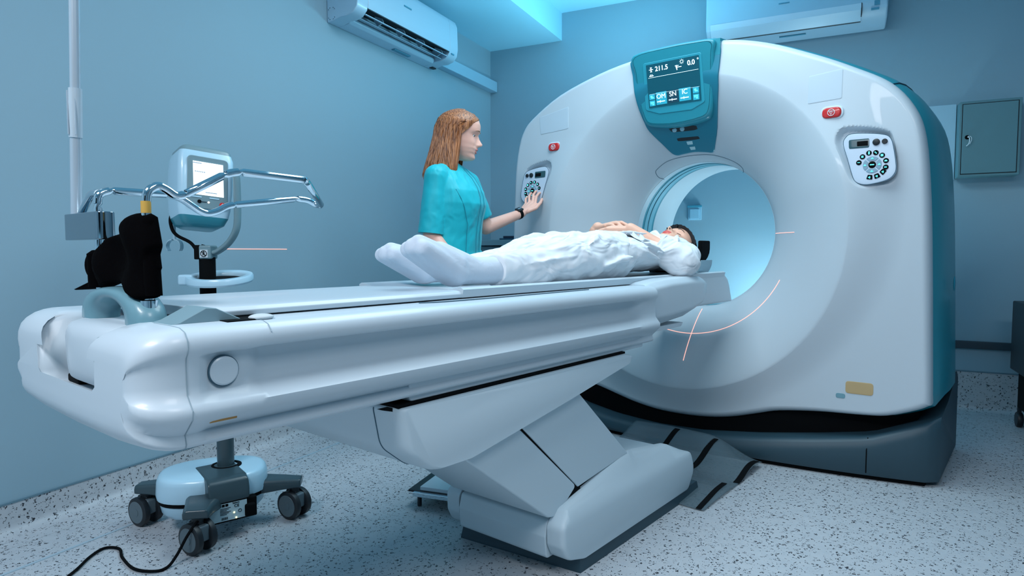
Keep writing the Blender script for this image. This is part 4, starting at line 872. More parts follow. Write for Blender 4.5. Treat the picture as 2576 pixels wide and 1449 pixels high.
# monitor head: screen faces right-forward
HF = R(-18)     # heading of the screen normal turned toward the camera
sc_n = (-fw_ * math.cos(R(40)) + rt_ * math.sin(R(40))).normalized(); sc_r = Vector((-sc_n.y, sc_n.x, 0)); sc_u = Vector((0, 0, 1))
tilt = Matrix.Rotation(R(-7), 4, -sc_n)
Mh = Matrix((( sc_r.x, -sc_n.x, 0, hd.x), (sc_r.y, -sc_n.y, 0, hd.y), (0, 0, 1, hd.z), (0, 0, 0, 1))) @ Matrix.Rotation(R(5), 4, 'Y') @ Matrix.Rotation(R(-6), 4, 'X')
def hpt(u, f, v): return tuple(Mh @ Vector((u, f, v)))
hrings = []
for z, hw, y0, y1 in ((-.118, .050, -.03, .065), (-.108, .066, -.047, .08), (-.085, .076, -.055, .09), (-.06, .081, -.058, .095), (0, .084, -.060, .10), (.06, .086, -.060, .10), (.11, .085, -.056, .095), (.128, .080, -.050, .09)):
    hrings.append([hpt(u, f, z) for u, f in rounded([(-hw, y0), (hw, y0), (hw, y1), (-hw, y1)], .022, 5)])
MB().loft(hrings[2:]).build('head_housing', M_IW, inj, smooth=55)
MB().loft(hrings[:3]).build('head_base', mat('injector_teal', (.035, .26, .34), .3, coat=.3), inj, smooth=55)
MB().loft([[hpt(u * k, y * k + .02 * (1 - k), z) for u, y in rounded([(-.080, -.050), (.080, -.050), (.080, .09), (-.080, .09)], .022, 5)] for z, k in ((.127, 1.0), (.138, .97), (.146, .86), (.15, .6))]).build('head_cap', M_IG, inj, smooth=55)
bz = MB().loft([[hpt(u, y, v) for u, v in rounded([(-.058, -.062), (.066, -.062), (.062, .108), (-.062, .108)], .014, 5)] for y in (-.0625, -.052)]).build('head_bezel', M_IG, inj, bevel=.002)
M_LIT = mat('lit_screen', (.85, .93, .97), .4, emit=(.92, .98, 1.), es=.95)
ls = MB().loft([[hpt(u, y, v) for u, v in ((-.040, -.018), (.052, -.018), (.046, .090), (-.046, .090))] for y in (-.0645, -.062)]).build('lit_screen', M_LIT, inj, smooth=0)
mb = MB(); M_UG = mat('screen_grey_text', (.45, .55, .62), .5)
for k in range(6): mb.box((-.040 + k * .0055, -.0655, .055), (-.036 + k * .0055, -.0645, .0585), Mh)
mb.box((-.046, -.0655, .083), (-.02, -.0645, .086), Mh); mb.box((-.005, -.0655, -.010), (.03, -.0645, -.007), Mh); mb.build('screen_text', M_UG, ls, smooth=0)
MB().lathe([(.0001, -.003), (.008, -.003), (.009, 0), (.0001, .0)], hpt(.048, -.063, -.044), 'y', 20, Mh.to_3x3().to_4x4()).build('alarm_button', M_RED, inj)
mb = MB(); p3 = [hpt(.048 + a, -.0668, -.044 + b) for a, b in ((-.0045, -.003), (.0045, -.003), (0, .005), (-.0045, -.003))]; mb.tube(p3, .0008, 5); mb.build('alarm_symbol', M_LINE, inj)
MB().lathe([(.0035, -.0015), (.006, -.0015), (.006, 0), (.0035, 0)], hpt(-.022, -.063, -.040), 'y', 20, Mh.to_3x3().to_4x4()).build('power_button', M_BLACK, inj)
MB().box((-.016, -.0645, -.0412), (.0, -.063, -.0388), Mh).build('indicator_bar', M_IS, inj, smooth=0)
MB().ball(hpt(.006, -.0635, -.040), .0032).build('status_lamp', mat('lamp_warm', (1, .8, .7), .4, emit=(1, .75, .6), es=1.5), inj)
for u in (-.036, .018): MB().box((u - .01, -.0645, -.0275), (u + .02, -.062, -.0235), Mh).build('bezel_latch', M_IW, inj, smooth=0)
# syringe clip below the head
clipc = Vector(hpt(-.055, .10, -.135))
mb = MB()
for s in (-1, 1):
    arc = [clipc + rt_ * (s * (.004 + .020 * math.sin(a))) + Vector((0, 0, -.012 - .022 * (1 - math.cos(a)))) for a in [k * 2.3 / 10 for k in range(11)]]
    mb.loft([[tuple(p + fw_ * .012), tuple(p - fw_ * .012), tuple(p - fw_ * .012 + Vector((0, 0, -.003))), tuple(p + fw_ * .012 + Vector((0, 0, -.003)))] for p in arc])
mb.tube([clipc + Vector((0, 0, .045)), clipc + Vector((0, 0, -.014))], .005, 10); mb.build('syringe_clip', mat('clip_clear', (.35, .55, .66), .2, coat=.4), inj, smooth=50)
MB().tube(catmull([U_(-.085, -.03, .03), U_(-.104, -.075), U_(-.103, -.115), U_(-.085, -.14), U_(-.04, -.165), U_(-.01, -.205), tuple(Mk @ Vector((-.012, 0, .03)))], 6, False), .0055, 12).build('head_cable', M_BLACK, inj)
# floor power cable
cb_ = thing('power_cable', 'black power cable snaking across the floor from the injector base', 'cable', (-1.9, .75, 0))
pts = [(-1.975, 1.02, .06), (-2.02, .93, .055), (-1.975, .895, .095), (-1.945, .862, .098), (-1.935, .83, .07), (-1.93, .80, .03), (-1.925, .77, .006), (-1.93, .735, .006), (-1.99, .705, .006), (-2.09, .71, .006), (-2.16, .726, .006), (-2.20, .70, .006), (-2.17, .65, .006), (-2.09, .575, .006), (-1.95, .40, .006)]
MB().tube(catmull(pts, 7, False), .0042, 10).build('cord', M_BLACK, cb_)
# papers / tray on the floor behind the pedestal
t = thing('document_tray', 'grey and white flat tray with dark lining on the floor behind the table pedestal', 'tray', (-1.62, 1.7, 0))
Mt = Matrix.Translation((-1.62, 1.66, .055)) @ Matrix.Rotation(R(20), 4, 'Z')
MB().box((-.155, -.09, .0), (.12, .16, .008), Mt).build('tray_top', M_DARK, t, bevel=.002)
MB().box((-.11, -.085, .008), (.12, .15, .022), Mt).build('paper_stack', M_TABLE, t, bevel=.002)
MB().box((-.13, -.105, -.010), (.12, -.088, .006), Mt).build('tray_edge', M_CHROME, t, bevel=.002)
for x, y in ((-.12, -.07), (.1, -.07), (-.12, .13), (.1, .13)): MB().tube([Mt @ Vector((x, y, -.054)), Mt @ Vector((x, y, 0))], .008, 10).build('foot', M_DARK, t)
# ================================================================== PEOPLE
def skinmat(name, col):
    m = mat(name, col, .48, noise=(14, .18), bump=(220, .08, .001)); b = m.node_tree.nodes['Principled BSDF']
    b.inputs['Subsurface Weight'].default_value = .12; b.inputs['Subsurface Radius'].default_value = (.012, .005, .003); return m
M_SKIN = skinmat('skin_fair', (.95, .52, .41)); M_SKIN2 = skinmat('skin_tan', (.90, .50, .36))
M_LIPN = mat('lip_rose', (.60, .20, .18), .4); M_LIPP = mat('lip_red', (.72, .10, .09), .35)
M_LASH = mat('lash_dark', (.02, .012, .01), .6); M_BROW = mat('brow_brown', (.20, .10, .05), .7)
def clothmat(name, col, sc=(9, 9, 9), strength=.5, rough=.75, sheen=.2):
    m = bpy.data.materials.new(name); m.use_nodes = True; nt = m.node_tree; b = nt.nodes['Principled BSDF']
    b.inputs['Base Color'].default_value = (*col, 1); b.inputs['Roughness'].default_value = rough; b.inputs['Sheen Weight'].default_value = sheen
    tc = nt.nodes.new('ShaderNodeTexCoord'); mp = nt.nodes.new('ShaderNodeMapping'); mp.inputs['Scale'].default_value = sc; nt.links.new(tc.outputs['Object'], mp.inputs[0])
    n = nt.nodes.new('ShaderNodeTexNoise'); n.inputs['Scale'].default_value = 1; n.inputs['Detail'].default_value = 2; n.inputs['Distortion'].default_value = .8; nt.links.new(mp.outputs[0], n.inputs['Vector'])
    bp = nt.nodes.new('ShaderNodeBump'); bp.inputs['Strength'].default_value = strength; bp.inputs['Distance'].default_value = .03; nt.links.new(n.outputs[0], bp.inputs['Height']); nt.links.new(bp.outputs[0], b.inputs['Normal'])
    MATS[name] = m; return m
M_TUNIC = clothmat('turquoise_scrub', (.0, .49, .58), (9, 9, 5), .55, .55, .1); M_SHIRT = clothmat('white_cotton', (.80, .85, .90), (13, 7, 13), .9)
M_SOCK = clothmat('white_sock', (.60, .68, .78), (30, 30, 30), .08, .85)
M_TROU = clothmat('white_trouser', (.80, .85, .90), (13, 7, 12), 1.0)
def blob(name, mb, m, parent, voxel=.005, smooth=6, disp=None):
    o = link(name, mb.mesh(name), m, parent, smooth=180)
    r = o.modifiers.new('remesh', 'REMESH'); r.mode = 'VOXEL'; r.voxel_size = voxel; r.use_smooth_shade = True
    s = o.modifiers.new('smooth', 'SMOOTH'); s.factor = .5; s.iterations = smooth
    if disp:
        tx = bpy.data.textures.new(name + '_folds', 'CLOUDS'); tx.noise_scale = disp[1]; tx.noise_depth = 1
        d = o.modifiers.new('folds', 'DISPLACE'); d.texture = tx; d.strength = disp[0]; d.mid_level = .5; d.texture_coords = 'LOCAL'
    return o
def interp(tab, u): return float(np.interp(u, [t[0] for t in tab], [t[1] for t in tab]))
HFR = [(-.118, .050), (-.112, .076), (-.102, .087), (-.092, .086), (-.083, .081), (-.075, .087), (-.066, .086), (-.056, .089), (-.046, .084), (-.03, .083), (-.01, .080), (.005, .080), (.02, .089), (.035, .092), (.055, .090), (.075, .080), (.092, .062), (.106, .036), (.114, .012), (.117, 0)]
HBK = [(-.118, .0), (-.11, -.02), (-.09, -.045), (-.06, -.07), (-.03, -.088), (0, -.098), (.03, -.102), (.06, -.094), (.085, -.072), (.103, -.04), (.113, -.016), (.117, 0)]
HWD = [(-.118, .018), (-.112, .027), (-.10, .038), (-.08, .050), (-.06, .058), (-.03, .066), (0, .071), (.03, .074), (.06, .071), (.085, .056), (.103, .034), (.113, .014), (.117, .001)]
def headpoint(u, t):
    F_, B_, W_ = interp(HFR, u), interp(HBK, u), interp(HWD, u); c = (F_ + B_) / 2 * .6; ct, st = math.cos(t), math.sin(t)
    n = .86; f = (c + (F_ - c) * abs(ct) ** n) if ct > 0 else (c - (c - B_) * abs(ct) ** .95); s = W_ * (abs(st) ** n) * (1 if st > 0 else -1)
    if ct > 0:
        g = lambda x0, u0, sx_, su: math.exp(-((abs(s) - x0) / sx_) ** 2 - ((u - u0) / su) ** 2)
        f -= .011 * g(.030, .002, .014, .011)                      # eye sockets
        f += .0065 * g(.030, -.001, .010, .0075)                   # lids
        f += .005 * g(.028, .021, .018, .006)                      # brow
        f += .004 * g(.040, -.035, .016, .02)                      # cheek
        ridge = interp([(-.052, 0), (-.046, .012), (-.038, .030), (-.030, .031), (-.015, .020), (.002, .010), (.014, .003), (.022, 0)], u)
        wd = interp([(-.05, .013), (-.04, .0135), (-.03, .010), (-.01, .007), (.02, .007)], u); f += ridge * math.exp(-(s / wd) ** 2)
        f += .004 * math.exp(-((abs(s) - .013) / .005) ** 2 - ((u + .041) / .006) ** 2)   # nostril wings
        f += .004 * math.exp(-(s / .02) ** 2 - ((u + .060) / .010) ** 2)
        f -= .0035 * math.exp(-(s / .02) ** 2 - ((u + .0665) / .002) ** 2)
    return f, s, u
def head_mesh(mb, M):
    us = list(np.linspace(-.118, .117, 90)); n = 96; rings = [[M @ Vector(headpoint(u, 2 * PI * k / n)) for k in range(n)] for u in us]
    mb.loft(rings)
    for s in (-1, 1):
        mb.ball(M @ Vector((-.008, s * .072, -.008)), (.017, .008, .030), 12, M.to_3x3().to_4x4())
    return mb
def head_frame(pos, fwd, up):
    f = Vector(fwd).normalized(); u = Vector(up); u = (u - f * u.dot(f)).normalized(); s = u.cross(f)
    return Matrix(((f.x, s.x, u.x, pos[0]), (f.y, s.y, u.y, pos[1]), (f.z, s.z, u.z, pos[2]), (0, 0, 0, 1)))
def face_parts(M, body, lipm, browm, eyes):
    def surf(s, u, off=0.0):
        best = min((k for k in range(-60, 61)), key=lambda k: abs(headpoint(u, k * PI / 120)[1] - s)); f = headpoint(u, best * PI / 120)[0]; return M @ Vector((f + off, s, u))
    def strip(name, path, r, m):
        MB().tube([surf(s, u, o_) for s, u, o_ in path], r, 8).build(name, m, body, smooth=80)
    n = 9
    strip('upper_lip', [(-.021 + .042 * k / n, -.0615 + .0035 * math.sin(PI * k / n), -.0015) for k in range(n + 1)], [.0012] + [.0034 + .001 * math.sin(PI * k / n) for k in range(1, n)] + [.0012], lipm)
    strip('lower_lip', [(-.019 + .038 * k / n, -.0685 - .0045 * math.sin(PI * k / n), -.0018) for k in range(n + 1)], [.0012] + [.0038 + .0016 * math.sin(PI * k / n) for k in range(1, n)] + [.0012], lipm)
    for s in (-1, 1):
        strip('eyebrow', [(s * (.014 + .032 * k / 6), .0195 + .006 * math.sin(PI * (k + 1.5) / 8), .0006) for k in range(7)], [.0012, .002, .0022, .002, .0018, .0014, .0007], browm)
        if eyes == 'open':
            c = surf(s * .030, .000, -.0090); mbx = MB().ball(c, .0104, 14); mbx.build('eyeball', mat('eye_white', (.75, .75, .75), .2), body, smooth=180)
            c2 = surf(s * .031, -.0008, -.0022); MB().ball(c2, .0050, 10).build('iris', M_LASH, body)
        strip('eyelash', [(s * (.020 + .021 * k / 6), (.0015 if eyes == 'open' else -.0045) + (.0035 if eyes == 'open' else -.0022) * math.sin(PI * k / 6), .0012) for k in range(7)], [.0006] + [.0013] * 5 + [.0008], M_LASH)
def finger(mb, pts, r0, r1):
    n = len(pts)
    for i in range(n - 1):
        a = r0 + (r1 - r0) * i / (n - 1); b = r0 + (r1 - r0) * (i + 1) / (n - 1); mb.cone(pts[i], pts[i + 1], a, b, 12)
# ------------------------------------------------------------------ woman standing
NO_ = Vector((-2.166, 2.208, 0)); HN = R(15); nf = Vector((math.cos(HN), math.sin(HN), 0)); nl = Vector((-nf.y, nf.x, 0)); uz = Vector((0, 0, 1))
N = lambda f, l, z: NO_ + nf * f + nl * l + uz * z
nurse = thing('person', 'woman with straight ginger hair in a turquoise tunic touching the scanner keypad', 'person', (NO_.x, NO_.y, 0))
hh = R(37); hfw = Vector((math.cos(hh), math.sin(hh), -.16))
MH = head_frame((-2.146, 2.226, 1.470), hfw, (0.0, 0.0, 1.0))
ytip = face(-2.19, 1.24) - .010
sh_r, el_r, wr_r = N(-.010, -.148, 1.268), N(-.028, -.172, .995), Vector((-2.02, 2.065, .86))
sh_l, el_l, wr_l = N(0, .150, 1.265), Vector((-2.186, 2.450, 1.040)), Vector((-2.166, 2.722, 1.125))
mb = MB(); head_mesh(mb, MH)
nk = MH @ Vector((-.040, 0, -.06))
mb.cone(nk, N(-.045, 0, 1.28), .047, .048, 24)
for a, b, r0, r1 in ((N(-.01, -.11, 1.262), N(-.01, .11, 1.262), .035, .035), (N(-.015, 0, 1.18), N(0, 0, .95), .080, .085), (N(-.01, -.06, 1.17), N(0, -.05, .9), .07, .075), (N(-.01, .06, 1.17), N(0, .05, .9), .07, .075),
                     (sh_r, el_r, .038, .036), (el_r, wr_r, .037, .025), (sh_l, el_l, .038, .036), (el_l, wr_l, .036, .0235)):
    mb.cone(a, b, r0, r1, 20)
for s in (-1, 1):
    mb.cone(N(0, s * .08, .88), N(.01, s * .085, .48), .085, .055, 20); mb.cone(N(.01, s * .085, .48), N(-.02, s * .09, .09), .055, .036, 20); mb.cone(N(-.02, s * .09, .06), N(.12, s * .1, .04), .034, .028, 16)
# right hand hanging, relaxed
hd_ = (wr_r - el_r).normalized(); hs_ = Vector((hd_.y, -hd_.x, 0)).normalized(); hn = hd_.cross(hs_)
def hand(mb, W, D, S, Nn, curl, tips=None, r=.0085, L=(.070, .078, .073, .058)):
    """W wrist, D along the hand, S toward the thumb side, Nn palm normal"""
    kn = []
    for i, o_ in enumerate((.030, .010, -.010, -.028)):
        K = W + D * (.088 - .004 * abs(i - 1)) + S * o_ ; kn.append(K); mb.cone(W + D * .02 + S * o_ * .6, K, .013, .0115, 12)
    mb.cone(kn[0] - D * .02, kn[3] - D * .015, .012, .010, 12)
    for i, K in enumerate(kn):
        if tips: T = tips[i]; m_ = (K + T) / 2 - Nn * .012; m2 = (K * .25 + T * .75) - Nn * .010; finger(mb, [K, m_ * .5 + (K * .5 + m_ * .5) * .5, m2, T], .0095 if i < 3 else .0085, .0068)
        else:
            l = L[i]; p1 = K + (D * math.cos(curl) + Nn * math.sin(curl)) * l * .45; p2 = p1 + (D * math.cos(curl * 2) + Nn * math.sin(curl * 2)) * l * .32; p3 = p2 + (D * math.cos(curl * 2.8) + Nn * math.sin(curl * 2.8)) * l * .23; finger(mb, [K, p1, p2, p3], .0092 if i < 3 else .0082, .0066)
hand(mb, wr_r, hd_, Vector((nf.x, nf.y, 0)), -hn, .25)
t0 = wr_r + hd_ * .03 + nf * .02; finger(mb, [t0, t0 + hd_ * .035 + nf * .02, t0 + hd_ * .06 + nf * .026], .011, .0075)
# left hand on the keypad, fingers individually placed
kns = [Vector((-2.138, 2.800, 1.176)), Vector((-2.157, 2.803, 1.186)), Vector((-2.177, 2.799, 1.184)), Vector((-2.195, 2.790, 1.174))]
tipz = [Vector((-2.160, ytip, 1.247)), Vector((-2.188, ytip + .002, 1.258)), Vector((-2.222, ytip, 1.247)), Vector((-2.243, ytip - .004, 1.226))]
for i, (K, T) in enumerate(zip(kns, tipz)):
    mb.cone(wr_l + Vector((.012 - .008 * i, .01, .008)), K, .0145, .0105, 12)
    m1 = K.lerp(T, .42) + Vector((0, -.012, .012)); m2 = K.lerp(T, .76) + Vector((0, -.007, .009)); finger(mb, [K, m1, m2, T], .0088 if i < 3 else .0078, .0062)
mb.cone(kns[0] - Vector((0, .02, .015)), kns[3] - Vector((0, .02, .015)), .011, .010, 12)
finger(mb, [Vector((-2.150, 2.742, 1.132)), Vector((-2.120, 2.782, 1.152)), Vector((-2.118, 2.822, 1.183)), Vector((-2.133, 2.857, 1.206))], .0125, .0078)
nb = blob('body', mb, M_SKIN, nurse, .0034, 3)
face_parts(MH, nb, M_LIPN, M_BROW, 'open')
# hair: shell swept round the head, open over the face, with strand ridges
M_HAIR = bpy.data.materials.new('ginger_hair'); M_HAIR.use_nodes = True; nt = M_HAIR.node_tree; b_ = nt.nodes['Principled BSDF']; b_.inputs['Roughness'].default_value = .38; b_.inputs['Specular IOR Level'].default_value = .6
tc = nt.nodes.new('ShaderNodeTexCoord'); mp = nt.nodes.new('ShaderNodeMapping'); mp.inputs['Scale'].default_value = (190, 190, 9); nz = nt.nodes.new('ShaderNodeTexNoise'); nz.inputs['Scale'].default_value = 1; nz.inputs['Detail'].default_value = 3
cr = nt.nodes.new('ShaderNodeValToRGB'); cr.color_ramp.elements[0].position = .35; cr.color_ramp.elements[0].color = (.13, .035, .010, 1); cr.color_ramp.elements[1].position = .68; cr.color_ramp.elements[1].color = (.60, .23, .085, 1)
nt.links.new(tc.outputs['Object'], mp.inputs[0]); nt.links.new(mp.outputs[0], nz.inputs['Vector']); nt.links.new(nz.outputs[0], cr.inputs[0]); nt.links.new(cr.outputs[0], b_.inputs['Base Color'])
bp = nt.nodes.new('ShaderNodeBump'); bp.inputs['Strength'].default_value = .6; bp.inputs['Distance'].default_value = .004; nt.links.new(nz.outputs[0], bp.inputs['Height']); nt.links.new(bp.outputs[0], b_.inputs['Normal'])
HA_ = [(-.205, 128), (-.16, 126), (-.10, 122), (-.05, 117), (-.02, 115), (.02, 116), (.045, 128), (.062, 146), (.075, 166), (.085, 179), (.13, 179)]
HR_ = [(-.205, (.104, .136)), (-.16, (.104, .132)), (-.10, (.096, .126)), (-.03, (.089, .122)), (.02, (.086, .120)), (.06, (.081, .110)), (.085, (.068, .092)), (.103, (.048, .066)), (.116, (.026, .034)), (.1215, (.004, .005))]
def hairpt(u, a, k=1., off=0.):
    """a = angle from the back of the head"""
    w_ = interp([(x, y[0]) for x, y in HR_], u) * k + off; b = interp([(x, y[1]) for x, y in HR_], u) * k + off
    fr = max(interp(HFR, max(u, -.05)) + .010, .0) * k + off if u > .05 else .05
    ca, sa = math.cos(a), math.sin(a); f = -.004 - b * ca if ca > 0 else -.004 - fr * ca * 1.02
    if u < -.03: f -= .004 * (-.03 - u) / .14
    return (f, w_ * sa, u)
def hair_shell(M, bottom=-.205, th=.014, rip=1.):
    rings = []
    for u in list(np.linspace(bottom, .10, 60)) + [.106, .112, .116, .1195, .1215]:
        A_ = R(interp(HA_, u)); out, inn = [], []
        for k in range(141):
            a = -A_ + 2 * A_ * k / 140; e = min(1, (A_ - abs(a)) / .18); r_o = (.0022 * rip * math.sin(a * 34 + 3 * math.sin(u * 30)) + .0014 * math.sin(a * 71 + u * 60)) * (1 - sstep(.03, .1, u))
            out.append(M @ Vector(hairpt(u, a, 1, r_o - .008 * (1 - e) * (u < .08)))); inn.append(M @ Vector(hairpt(u, a, .9 if u > .05 else .84, 0)))
        rings.append(out + inn[::-1])
    return MB().loft(rings)
mb = hair_shell(MH)
rnd = random.Random(3)
for i in range(230):
    u1 = rnd.uniform(-.06, .055); a0_ = rnd.uniform(-1, 1); u0 = -.205 - rnd.uniform(-.02, .03); pts = []
    for k in range(11):
        u = u1 + (u0 - u1) * k / 10; uu = max(u, -.205); A_ = R(interp(HA_, uu)) * .97; p = Vector(hairpt(uu, a0_ * A_ + .02 * math.sin(k * .9 + i), 1, .0008 + .003 * rnd.random() * (k / 10) ** 2)); p.z = u
        pts.append(MH @ p)
    mb.tube(pts, [.0012] + [.0018] * 8 + [.0012, .0003], 5)
mb.build('hair', M_HAIR, nurse, smooth=60)
# swept fringe from the parting to the ear on both sides
mb = MB()
for s in (-1, 1):
    for j in range(46):
        q = j / 45; pts = []
        for k in range(9):
            t_ = k / 8; u = .104 - .060 * t_ ** 1.3 - .050 * t_ * q; ang_ = (0.1 + 1.30 * t_) * 1.0; f_ = (interp(HFR, u) + .006) * math.cos(ang_) ** .8 - .004 * q; s_ = s * (interp(HWD, u) + .010) * math.sin(ang_) ** .9
            pts.append(MH @ Vector((f_ - .02 * q * (1 - t_), s_, u)))
        mb.tube(pts, [.0024] * 8 + [.0006], 6)
mb.build('fringe', M_HAIR, nurse, smooth=60)
# tunic
mb = MB(); rings = []
for z, w_, d, fo in ((.74, .185, .125, .0), (.82, .18, .122, .0), (.92, .168, .112, 0), (1.0, .160, .112, .006), (1.07, .162, .116, .012), (1.14, .170, .126, .018), (1.20, .172, .120, .012), (1.25, .172, .095, 0), (1.285, .150, .075, -.008), (1.31, .105, .066, -.026), (1.328, .070, .060, -.036), (1.338, .060, .054, -.038)):
    rings.append([tuple(N(fo + d * math.cos(a) * (abs(math.cos(a)) ** .1), w_ * math.sin(a) * 1.0, z)) for a in [2 * PI * k / 64 for k in range(64)]])
mb.loft(rings); mb.ball(N(.068, -.060, 1.145), (.05, .065, .075)); mb.ball(N(.068, .060, 1.145), (.05, .065, .075))
def sleeve(mb, a, b, t, r0, r1, r2):
    e = a.lerp(b, t); m_ = a.lerp(b, t * .45); d = (b - a).normalized()
    mb.cone(a, m_, r0, r1, 24); mb.tube([m_ - d * .01, m_, e - d * .01, e], [r1 * .98, r1, r2, r2 * .99], 28)
sleeve(mb, sh_r + Vector((0, 0, -.008)), el_r, .98, .055, .057, .059); sleeve(mb, sh_l + Vector((0, 0, -.008)), el_l + Vector((0, 0, .02)), .86, .050, .050, .050)
mb.cone(sh_r + Vector((0, 0, -.005)), N(-.015, -.05, 1.295), .048, .045, 20); mb.cone(sh_l + Vector((0, 0, -.005)), N(-.015, .05, 1.295), .048, .045, 20)
for (p, q_, r) in ((N(.05, -.12, 1.25), N(.10, -.03, 1.12), .008), (N(.09, -.09, 1.08), N(.10, -.05, .85), .007), (N(.03, -.15, 1.18), N(.085, -.10, 1.02), .008), (N(.02, -.155, 1.10), N(.07, -.11, .95), .007)):
    mb.cone(p, q_, r, r * .5, 10)
tn = blob('tunic', mb, M_TUNIC, nurse, .0045, 5, (.006, .07))
mb = MB()
def tp(l, z): # on the chest surface, slightly proud
    d = interp([(.74, .125), (.92, .114), (1.0, .118), (1.07, .128), (1.14, .146), (1.20, .134), (1.27, .088), (1.315, .040)], z); w_ = .168; return N((d + .004) * math.sqrt(max(.02, 1 - (l / w_) ** 2)), l, z)
mb.tube([tp(-.012, 1.305 - .045 * k) for k in range(13)], .0012, 6); mb.tube([tp(.022, 1.31 - .045 * k) for k in range(13)], .0012, 6)
mb.tube([tp(-.135 + .055 * min(1, k / 4), 1.20 - .04 * k) for k in range(12)], .0012, 6)
mb.build('tunic_seam', mat('seam_turquoise', (.0, .20, .28), .7), nurse, smooth=80)
mb = MB(); mb.tube([N(-.036 + .058 * math.cos(a), .064 * math.sin(a), 1.334 - .014 * math.cos(a)) for a in [2 * PI * k / 32 for k in range(33)]], .006, 10); mb.build('collar', M_TUNIC, nurse, smooth=80)
for (sh_, el_, rr_) in ((sh_r, el_r, .0585), ):
    d = (el_ - sh_).normalized(); e = (sh_ + Vector((0, 0, -.01))).lerp(el_, .97); mb = MB(); mb.tube([e - d * .006, e + d * .003], rr_ + .0012, 32); mb.build('sleeve_hem', M_TUNIC, nurse, smooth=50)
# trousers, shoes
mb = MB(); mb.cone(N(0, -.07, .86), N(0, .07, .86), .115, .115, 24)
for s in (-1, 1):
    mb.cone(N(0, s * .085, .82), N(.01, s * .088, .48), .10, .078, 24); mb.tube([N(.01, s * .088, .50), N(-.01, s * .09, .30), N(-.015, s * .092, .085)], [.078, .070, .072], 28)
blob('trousers', mb, M_TUNIC, nurse, .007, 4)
for s in (-1, 1):
    mb = MB(); mb.cone(N(-.045, s * .092, .042), N(.12, s * .105, .034), .041, .033, 20); mb.cone(N(-.04, s * .092, .05), N(.05, s * .098, .06), .035, .034, 20)
    mb.box((-.09, -.04, 0), (.165, .04, .022), Matrix.Translation(N(0, s * .1, 0)) @ Matrix.Rotation(HN + s * .06, 4, 'Z')); blob('shoe', mb, mat('shoe_white', (.55, .60, .64), .5), nurse, .004, 4)
# watch
d = (wr_l - el_l).normalized(); wc = el_l.lerp(wr_l, .91)
mb = MB(); mb.tube([wc - d * .011, wc - d * .010, wc + d * .010, wc + d * .011], [.0262, .0275, .0268, .0255], 28); wt = mb.build('watch_strap', M_BLACK, nurse)
wm = (Vector((.3, -.35, .85))).normalized(); wu = (wm - d * wm.dot(d)).normalized(); wv = d.cross(wu); Mw = Matrix(((d.x, wv.x, wu.x, 0), (d.y, wv.y, wu.y, 0), (d.z, wv.z, wu.z, 0), (0, 0, 0, 1))); Mw.translation = wc + wu * .027
MB().box((-.019, -.016, -.004), (.019, .016, .006), Mw).build('watch_case', M_DARK, wt, bevel=.003); MB().box((-.010, -.003, .0062), (.012, .004, .0068), Mw).build('watch_glint', M_ALU, wt, smooth=0)
# ------------------------------------------------------------------ patient lying on the table
pat = thing('person', 'dark haired woman in white clothes lying on the table with hands on her belly', 'person', (-1.3, 2.0, .83))
V_ = lambda x, y, z: Vector((x, y, z))
MP = head_frame((-1.298, 2.735, .928), (.06, -.16, 1.0), (0, 1, .12))
sA, eA, wA = V_(-1.150, 2.545, .900), V_(-1.068, 2.335, .876), V_(-1.258, 2.268, 1.006)
sB, eB, wB = V_(-1.465, 2.55, .915), V_(-1.525, 2.36, .885), V_(-1.462, 2.335, 1.005)
mb = MB(); head_mesh(mb, MP)
mb.cone(MP @ Vector((-.02, 0, -.06)), V_(-1.3, 2.60, .90), .048, .055, 20)
for a, b, r0, r1 in ((V_(-1.41, 2.55, .91), V_(-1.19, 2.55, .91), .042, .042), (V_(-1.37, 2.5, .91), V_(-1.36, 2.0, .905), .048, .048), (V_(-1.23, 2.5, .91), V_(-1.24, 2.0, .905), .048, .048),
                     (sA, eA, .043, .036), (eA, wA, .0395, .0255), (sB, eB, .043, .036), (eB, wB, .037, .025),
                     (V_(-1.215, 1.95, .90), V_(-1.20, 1.66, .882), .06, .038), (V_(-1.20, 1.66, .882), V_(-1.212, 1.36, .866), .036, .026), (V_(-1.38, 1.95, .90), V_(-1.40, 1.74, .892), .06, .040), (V_(-1.40, 1.74, .892), V_(-1.394, 1.40, .864), .036, .026)):
    mb.cone(a, b, r0, r1, 20)
# near hand, under
DA = (V_(-1.37, 2.245, 1.012) - wA).normalized(); hand(mb, wA, DA, V_(.0, 1, .1).normalized(), V_(0, 0, -1), .22)
# far hand laid over it
wF = V_(-1.452, 2.338, 1.018); kF = [V_(-1.372, 2.366, 1.032), V_(-1.368, 2.346, 1.037), V_(-1.370, 2.326, 1.034), V_(-1.376, 2.308, 1.026)]
tF = [V_(-1.292, 2.330, 1.014), V_(-1.282, 2.302, 1.013), V_(-1.288, 2.276, 1.004), V_(-1.306, 2.256, .996)]
for i, (K, T) in enumerate(zip(kF, tF)):
    mb.cone(wF + V_(.01, .014 - .009 * i, 0), K, .0145, .0105, 12); m1 = K.lerp(T, .42) + V_(0, 0, .010); m2 = K.lerp(T, .76) + V_(0, 0, .007); finger(mb, [K, m1, m2, T], .0092 if i < 3 else .0082, .0068)
mb.cone(kF[0] - V_(.02, 0, .003), kF[3] - V_(.02, 0, .003), .0115, .0105, 12); mb.cone(eB, wF, .037, .025, 16)
finger(mb, [V_(-1.435, 2.36, 1.012), V_(-1.40, 2.392, 1.012), V_(-1.365, 2.398, 1.010)], .012, .008)
pb = blob('body', mb, M_SKIN2, pat, .0034, 3)
face_parts(MP, pb, M_LIPP, M_LASH, 'closed')
